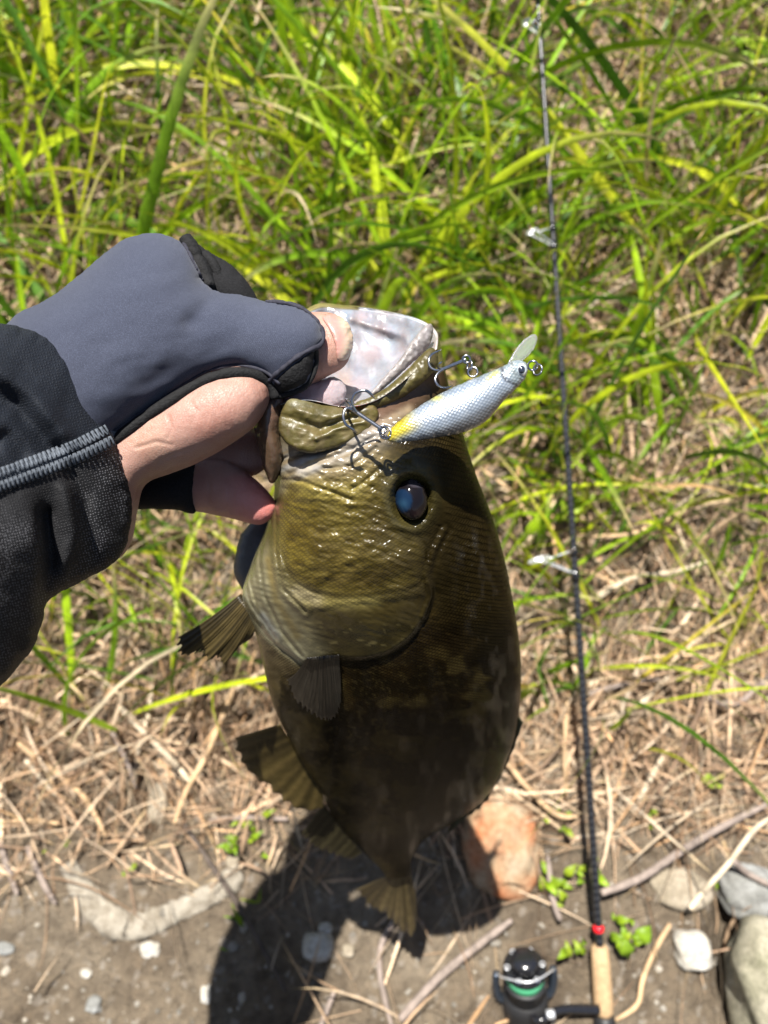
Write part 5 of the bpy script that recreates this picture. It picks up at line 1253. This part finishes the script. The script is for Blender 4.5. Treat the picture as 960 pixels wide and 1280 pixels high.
# reed: a stem that fades from green to brown
c = catmull([(952, 690), (945, 735), (918, 790), (882, 868), (868, 905), (842, 960), (808, 1014)], 34)
C = np.array([gp(x, y, l) for (x, y), l in zip(c, np.linspace(0.11, 0.012, 34))])
for _ in range(3): C[1:-1] = (C[:-2] + 2 * C[1:-1] + C[2:]) / 4
V, F = tube_data(C, np.interp(np.linspace(0, 1, 34), [0, .3, 1], [.0030, .0042, .0042]), 8, True, 0.45)
t_ = np.clip(np.repeat(np.linspace(0, 1, 34), 8), 0, 1); t_ = np.concatenate([t_, [0, 1]])
cc = np.where((t_ < 0.5)[:, None], np.array((0.30, 0.32, 0.025)), np.array((0.34, 0.24, 0.17)))
mesh_obj('reed', V, F, M['grass'], None, cc, label='tall reed stem turning from yellow green to brown at the right', cat='reed')

# =============================================================== GRASS TUFTS
def tuft(px, py, label, nbl, ln_, wd_, lean_, seed, spread=0.02, cols=None, droop=(0.2, 1.4), group='grass tufts on the bank', fan_=0.55):
    rg = np.random.default_rng(seed); p = gp(px, py)
    t = root('grass_tuft', label, 'grass tuft', p, group)
    rp = p[None] + np.stack([rg.normal(0, spread, nbl), rg.normal(0, spread, nbl), np.zeros(nbl)], 1); rp[:, 2] = ground_z(rp[:, 0], rp[:, 1]) - 0.004
    dr = unit(np.stack([rg.normal(lean_[0], fan_, nbl), rg.normal(lean_[1], fan_ * 0.7, nbl), np.ones(nbl)], 1))
    sd = np.stack([rg.normal(0, 0.4, nbl), rg.normal(0, 0.3, nbl), np.zeros(nbl)], 1)
    pal = GREENS if cols is None else cols
    cc = pal[rg.choice(len(pal), nbl, p=(GW if cols is None else None))] * rg.uniform(0.8, 1.25, (nbl, 1)) * (1.38 if cols is None else 1.0)
    ln = rg.uniform(0.6, 1.25, nbl) * ln_ * (1.5 if ln_ > .15 else 1); ww = rg.uniform(0.7, 1.4, nbl) * wd_ * 1.25
    V, F, Cc, k = ribbons(rp, dr, ln, ww, rg.uniform(*droop, nbl), sd, 11, 0.16, cc)
    fk = len(F) // nbl
    for b in range(nbl):
        mesh_obj('blade', V[b * k:(b + 1) * k], F[b * fk:(b + 1) * fk] - b * k, M['grass'], t, Cc[b * k:(b + 1) * k], origin=rp[b])
tuft(70, 520, 'broad bright grass tuft growing up behind the glove at the left edge', 22, 0.30, 0.0085, (-0.25, 0.25), 101, 0.035)
tuft(20, 300, 'grass tuft at the left edge above the broad bright one', 18, 0.28, 0.0075, (0.25, 0.1), 102, 0.03)
tuft(110, 190, 'grass tuft at the upper left beside the litter patch', 18, 0.26, 0.0070, (-0.1, 0.1), 103, 0.03)
tuft(390, 190, 'grass tuft at the top with blades arching left over the litter patch', 18, 0.28, 0.0070, (-0.5, 0.0), 104, 0.025)
tuft(530, 190, 'dense dark grass tuft at top centre left of the rod', 24, 0.26, 0.0070, (-0.15, 0.1), 105, 0.035)
tuft(590, 330, 'grass tuft between the fish mouth and the rod', 22, 0.22, 0.0065, (-0.3, 0.1), 106, 0.03)
tuft(470, 400, 'grass tuft rising directly behind the open mouth of the fish', 20, 0.22, 0.0070, (-0.1, 0.1), 107, 0.03)
tuft(370, 380, 'grass tuft behind the thumb of the glove', 16, 0.20, 0.0065, (-0.3, 0.0), 108, 0.03)
tuft(840, 330, 'grass tuft with a long diagonal blade right of the upper rod', 16, 0.30, 0.0065, (-0.45, 0.1), 109, 0.03)
tuft(940, 330, 'tall grass tuft along the right edge at the top', 20, 0.28, 0.0070, (0.0, 0.1), 110, 0.035)
tuft(840, 520, 'spreading grass tuft right of the rod level with the lure', 20, 0.20, 0.0065, (-0.2, 0.0), 111, 0.03, droop=(0.8, 2.2))
tuft(700, 500, 'low grass tuft under the rod right of the lure', 14, 0.18, 0.0065, (-0.3, 0.0), 112, 0.03, droop=(0.8, 2.2))
tuft(660, 690, 'small bright green tuft left of the large rod guide', 16, 0.09, 0.0070, (0.0, 0.0), 113, 0.02)
tuft(120, 900, 'sparse yellow green blades below the sleeve at the left', 7, 0.24, 0.0065, (0.6, 0.1), 114, 0.03)
tuft(690, 860, 'short green tuft between the back of the fish and the rod', 14, 0.08, 0.0055, (-0.1, 0.0), 115, 0.02)
# =============================================================== SEEDLINGS
BR = np.array([(0.23, 0.36, 0.02), (0.30, 0.41, 0.03), (0.18, 0.30, 0.02)])
LV = [(0, -.0, 0), (-.30, .22, .12), (-.36, .45, .16), (-.20, .78, .10), (0, 1.05, -.08), (.20, .78, .10), (.36, .45, .16), (.30, .22, .12), (0, .5, 0)]
def seedling(px, py, label, nl, size, seed, lift=0.008, round_=0.75):
    rg = np.random.default_rng(seed); p = gp(px, py); t = root('seedling', label, 'seedling', p, 'small green seedlings on the bank')
    nl = int(nl * 1.7)
    for k in range(nl):
        a = rg.uniform(0, 6.28); el = rg.uniform(0.1, 0.7); s = size * rg.uniform(0.4, 0.95)
        ydir = np.array([math.cos(a) * math.cos(el), math.sin(a) * math.cos(el), math.sin(el) + 0.15]); ydir /= np.linalg.norm(ydir)
        xdir = np.cross(ydir, [0, -0.3, 1]); xdir /= np.linalg.norm(xdir); zd = np.cross(xdir, ydir)
        o0 = p + np.array([rg.normal(0, size * .5), rg.normal(0, size * .5), lift + rg.uniform(0, size * .8)])
        V = np.array([o0 + s * (round_ * x * xdir + y * ydir + z * zd) for x, y, z in LV])
        V2 = V - zd * 0.0004
        F = [(8, i, (i + 1) % 8) for i in range(8)] + [(9 + 8, 9 + (i + 1) % 8, 9 + i) for i in range(8)] + [(i, 9 + i, 9 + (i + 1) % 8, (i + 1) % 8) for i in range(8)]
        mesh_obj('leaf', np.vstack([V, V2]), F, M['grass'], t, np.tile(BR[rg.integers(0, 3)] * rg.uniform(.8, 1.2), (18, 1)))
seedling(312, 1062, 'bright green sprout at the right end of the curved pale strip', 9, 0.022, 201, 0.008, 0.5)
seedling(318, 1140, 'thin sprout under the bright one at the edge of the shadow', 3, 0.030, 202, 0.004, 0.25)
seedling(80, 1052, 'tiny seedling above the left end of the curved pale strip', 2, 0.012, 203)
seedling(168, 1088, 'tiny seedling above the middle of the curved pale strip', 3, 0.010, 204)
seedling(690, 1110, 'seedling cluster left of the rod above the reel', 6, 0.018, 205)
seedling(735, 1095, 'seedling touching the rod above the red ring', 5, 0.018, 206)
seedling(714, 1190, 'seedling with oval leaves between the reel and the cork grip', 4, 0.017, 207, 0.012)
seedling(772, 1168, 'seedling cluster right of the red ring', 6, 0.018, 208)
seedling(778, 1200, 'round leaf right of the cork grip', 2, 0.022, 209, 0.012, 1.2)
seedling(690, 1035, 'seedling left of the rod beside the orange rock', 4, 0.014, 210)
seedling(880, 985, 'seedling in the straw at the right', 5, 0.014, 211)
seedling(812, 1030, 'seedling right of the rod above the thick grey twig', 4, 0.012, 212)
seedling(900, 1125, 'seedling in the gap between the grey stone and the boulder', 4, 0.014, 213)
seedling(925, 150, 'broad bright leaves at the upper right edge', 8, 0.034, 214, 0.05, 0.7)
seedling(895, 180, 'bright leaves just left of the broad ones at the upper right', 5, 0.026, 215, 0.04, 0.7)
seedling(690, 668, 'bright leaves behind the rod above the large guide', 6, 0.026, 216, 0.03, 0.7)
